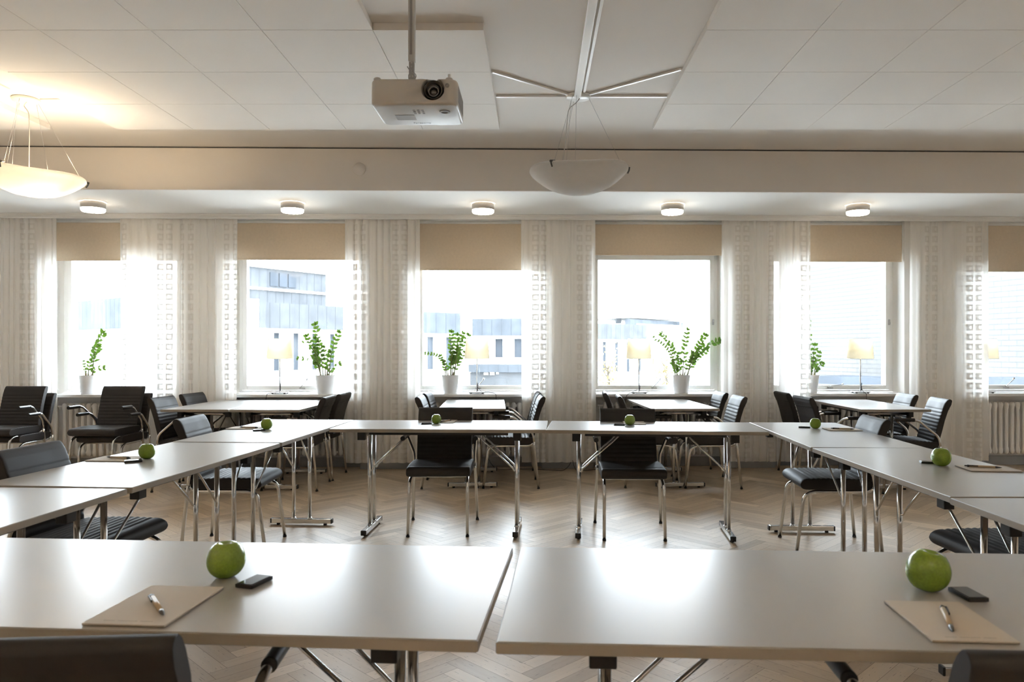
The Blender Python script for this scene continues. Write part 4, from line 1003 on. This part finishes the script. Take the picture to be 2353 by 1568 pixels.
def block(lab, pa, pb_, ztop, zband, zlow, bays, mclad='zinc', upper=None, depth=2.5, glassz=None):
    root = thing('office_building', lab, 'building', (pa[0], pa[1], -8), 0, 'buildings across the street')
    off = Vector((-pa[0], -pa[1], 8))
    def sub(name, mb, m, par=root):
        mb.v = [v + off for v in mb.v] if par is root else mb.v
        if par is not root: mb.v = [v + off for v in mb.v]
        return mb.build(name, m, par)
    sub('wall', facade(MB(), along(pa, pb_, 0, -0.35), along(pa, pb_, 1, -0.35), -8, ztop - 0.1, depth), 'facade_plaster')
    sub('cladding_band', facade(MB(), pa, pb_, zband, ztop, 0.34), mclad)
    sub('ledge', facade(MB(), along(pa, pb_, 0, 0.08), along(pa, pb_, 1, 0.08), zband - 0.18, zband, 0.43), 'facade_plaster')
    for k in range(bays):
        t0 = (k + 0.18) / bays; t1 = (k + 0.62) / bays
        w_ = sub('window', facade(MB(), along(pa, pb_, t0, -0.20), along(pa, pb_, t1, -0.20), zlow, zband - 0.18, 0.149), 'far_glass')
        sub('window_surround', facade(MB(), along(pa, pb_, t1, 0.05), along(pa, pb_, (k + 1.18) / bays if k < bays - 1 else 1.0, 0.05), zlow - 0.25, zband - 0.18, 0.40), 'facade_plaster', w_)
    sub('ledge', facade(MB(), along(pa, pb_, 0, 0.14), along(pa, pb_, 1, 0.14), zlow - 0.42, zlow - 0.25, 0.50), 'facade_plaster')
    if upper:
        (ua, ub, uz0, uzm, uz1, wt0, wt1) = upper
        sub('upper_storey', facade(MB(), ua, ub, -8, uz1, 5), mclad)
        sub('roof_edge', facade(MB(), along(ua, ub, 0, 0.15), along(ua, ub, 1, 0.15), uz1, uz1 + 0.10, 5), 'facade_plaster')
        sub('storey_ledge', facade(MB(), along(ua, ub, 0, 0.12), along(ua, ub, 1, 0.12), uzm - 0.12, uzm, 0.118), 'facade_plaster')
        for k in range(3):
            t0 = wt0 + (wt1 - wt0) * k / 3; sub('window', facade(MB(), along(ua, ub, t0 + 0.008, 0.05), along(ua, ub, t0 + (wt1 - wt0) / 3 - 0.008, 0.05), uzm + 0.12, uz1 - 0.18, 0.049), 'far_glass')
    return root
block('grey clad building with stepped upper storey seen through the second window', pxd(520, 29.2), pxd(789, 34), 3.2, 2.12, 0.35, 6,
      upper=(pxd(555, 35.6), pxd(749, 40), 3.2, 4.30, 5.28, 0.30, 0.62))
block('pale panelled building seen through the leftmost window', pxd(156, 30.8), pxd(420, 25.0), 3.2, 2.02, -0.2, 9, 'zinc_fine')
block('grey clad block seen at the left of the middle window', pxd(880, 37.0), pxd(1058, 40), 3.2, 2.08, 0.2, 4, 'zinc_wide')
bb_ = block('grey clad block seen at the right of the middle window, above dark shopfronts', pxd(1085, 46), pxd(1262, 45), 3.15, 2.08, 0.75, 4, 'zinc_wide')
off = Vector((-pxd(1085, 46)[0], -46, 8))
for nm, z0, z1, o_, m_ in (('lower_cladding', -0.15, 0.32, 0.8, 'zinc_wide'), ('shopfront', -2.6, -0.17, 0.5, 'far_dark')):
    q = facade(MB(), along(pxd(1085, 46), pxd(1262, 45), 0.0, o_), along(pxd(1085, 46), pxd(1262, 45), 1, o_), z0, z1, 0.44 if nm == 'shopfront' else 0.7); q.v = [v + off for v in q.v]; q.build(nm, m_, bb_)
q = MB()
for (x0, x1, y0, y1) in ((1112, 1122, 857, 862), (1126, 1136, 853, 862), (1140, 1146, 853, 860), (1172, 1180, 874, 880)):
    a, b_ = pxd(x0, 45.0), pxd(x1, 45.0); facade(q, a, b_, at(0, y1, 45)[2], at(0, y0, 45)[2], 0.2)
q.v = [v + off for v in q.v]; q.build('poster', 'facade_plaster', bb_)
block('grey clad building seen at the left of the fourth window', pxd(1350, 55.0), pxd(1486, 59), 3.2, 2.0, -0.5, 5, 'zinc')
# long roofed hall behind it
hr = thing('hall_building', 'low hall with long sloping roof and square chimney beyond the fourth window', 'building', (*pxd(1445, 78), -8), 0, 'buildings across the street')
off = Vector((-pxd(1445, 78)[0], -78, 8))
def hsub(nm, pa, pb_, z0, z1, dep, m_, par=hr):
    q = facade(MB(), pa, pb_, z0, z1, dep); q.v = [v + off for v in q.v]; return q.build(nm, m_, par)
hsub('wall', pxd(1445, 78), pxd(1600, 88), -8, 4.0, 8, 'facade_plaster'); hsub('clerestory', pxd(1445, 77.9), pxd(1562, 86), 3.6, 4.45, 0.5, 'zinc_wide'); hsub('roof', pxd(1440, 77.5), pxd(1604, 88), 4.6, 5.1, 9, 'facade_plaster')
hsub('chimney', pxd(1416, 80), pxd(1428, 80), -8, 6.1, 1.0, 'far_roof'); hsub('porch', pxd(1477, 66), pxd(1518, 66), -8, -0.4, 3, 'far_roof'); hsub('orange_panel', pxd(1484, 65.9), pxd(1488, 65.9), -0.1, 0.45, 0.1, 'far_orange'); hsub('orange_panel', pxd(1499, 65.9), pxd(1503, 65.9), -0.1, 0.45, 0.1, 'far_orange')
hsub('wing', pxd(1560, 86), pxd(1720, 92), -8, 3.1, 8, 'facade_plaster'); hsub('dormer', pxd(1569, 84), pxd(1573, 84), 3.2, 4.3, 1, 'far_roof')
# pale brick wall building on the right
bk = thing('brick_building', 'pale brick gable wall filling the two right windows', 'building', (*pxd(1700, 24), -8), 0, 'buildings across the street')
off = Vector((-pxd(1700, 24)[0], -24, 8))
def ksub(nm, pa, pb_, z0, z1, dep, m_):
    q = facade(MB(), pa, pb_, z0, z1, dep); q.v = [v + off for v in q.v]; return q.build(nm, m_, bk)
ksub('brick_wall', pxd(1790, 22), pxd(2420, 14), -8, 7.5, 6, 'pale_brick'); ksub('glass_roof', pxd(1868, 18), pxd(2030, 16.5), 0.42, 0.60, 1.2, 'far_glass')
ksub('glass_roof', pxd(2240, 14.2), pxd(2400, 12.6), 0.58, 0.72, 0.9, 'far_glass'); ksub('low_roof', pxd(1868, 17.2), pxd(2030, 15.6), -8, 0.40, 1.2, 'facade_plaster')
o = MB().bb(-90, 90, 11.0, 140, -8.3, -8.0).build('street_ground', 'street'); o['kind'] = 'structure'
def tree(px, ytop, ybot, d, w_, lab, seed):
    rn = random.Random(seed); b0 = at(px, ybot, d); t0 = at(px, ytop, d); root = thing('autumn_tree', lab, 'tree', (b0.x, b0.y, -8), 0, 'small yellow trees outside')
    H_ = t0.z + 8; tr_ = MB(); tr_.tube([(0, 0, 0), (0.05, 0, H_ * 0.6), (0.1, 0.1, H_ * 0.92)], 0.09, 7, rend=0.02); lf = MB(); brs = []
    for k in range(26):
        z_ = H_ * rn.uniform(0.72, 0.95); a = rn.uniform(0, 6.28); rr = w_ * rn.uniform(0.3, 1); e = Vector((rr * math.cos(a), rr * math.sin(a), z_ + rn.uniform(0.1, 0.7)))
        tr_.tube([(0.07, 0.03, z_ - 0.35), e], 0.018, 5, rend=0.005); brs.append(e)
    tr_.build('trunk', 'bark', root)
    for e in brs:
        for k in range(26):
            p_ = e * rn.uniform(0.92, 1.0) + Vector((rn.gauss(0, .12), rn.gauss(0, .12), rn.gauss(0, .14))); leaf(lf, p_, Vector((rn.uniform(-1, 1), rn.uniform(-1, 1), rn.uniform(-1, .5))), Vector((rn.uniform(-1, 1), -1, rn.uniform(-1, 1))).normalized(), 0.07, 0.055)
    lf.build('foliage', 'autumn_leaf', root)
tree(1392, 792, 885, 26, 0.38, 'small yellow autumn tree left of the lamp outside the fourth window', 3)
tree(1527, 800, 885, 27, 0.32, 'small yellow autumn tree between lamp and spreading plant outside', 5)
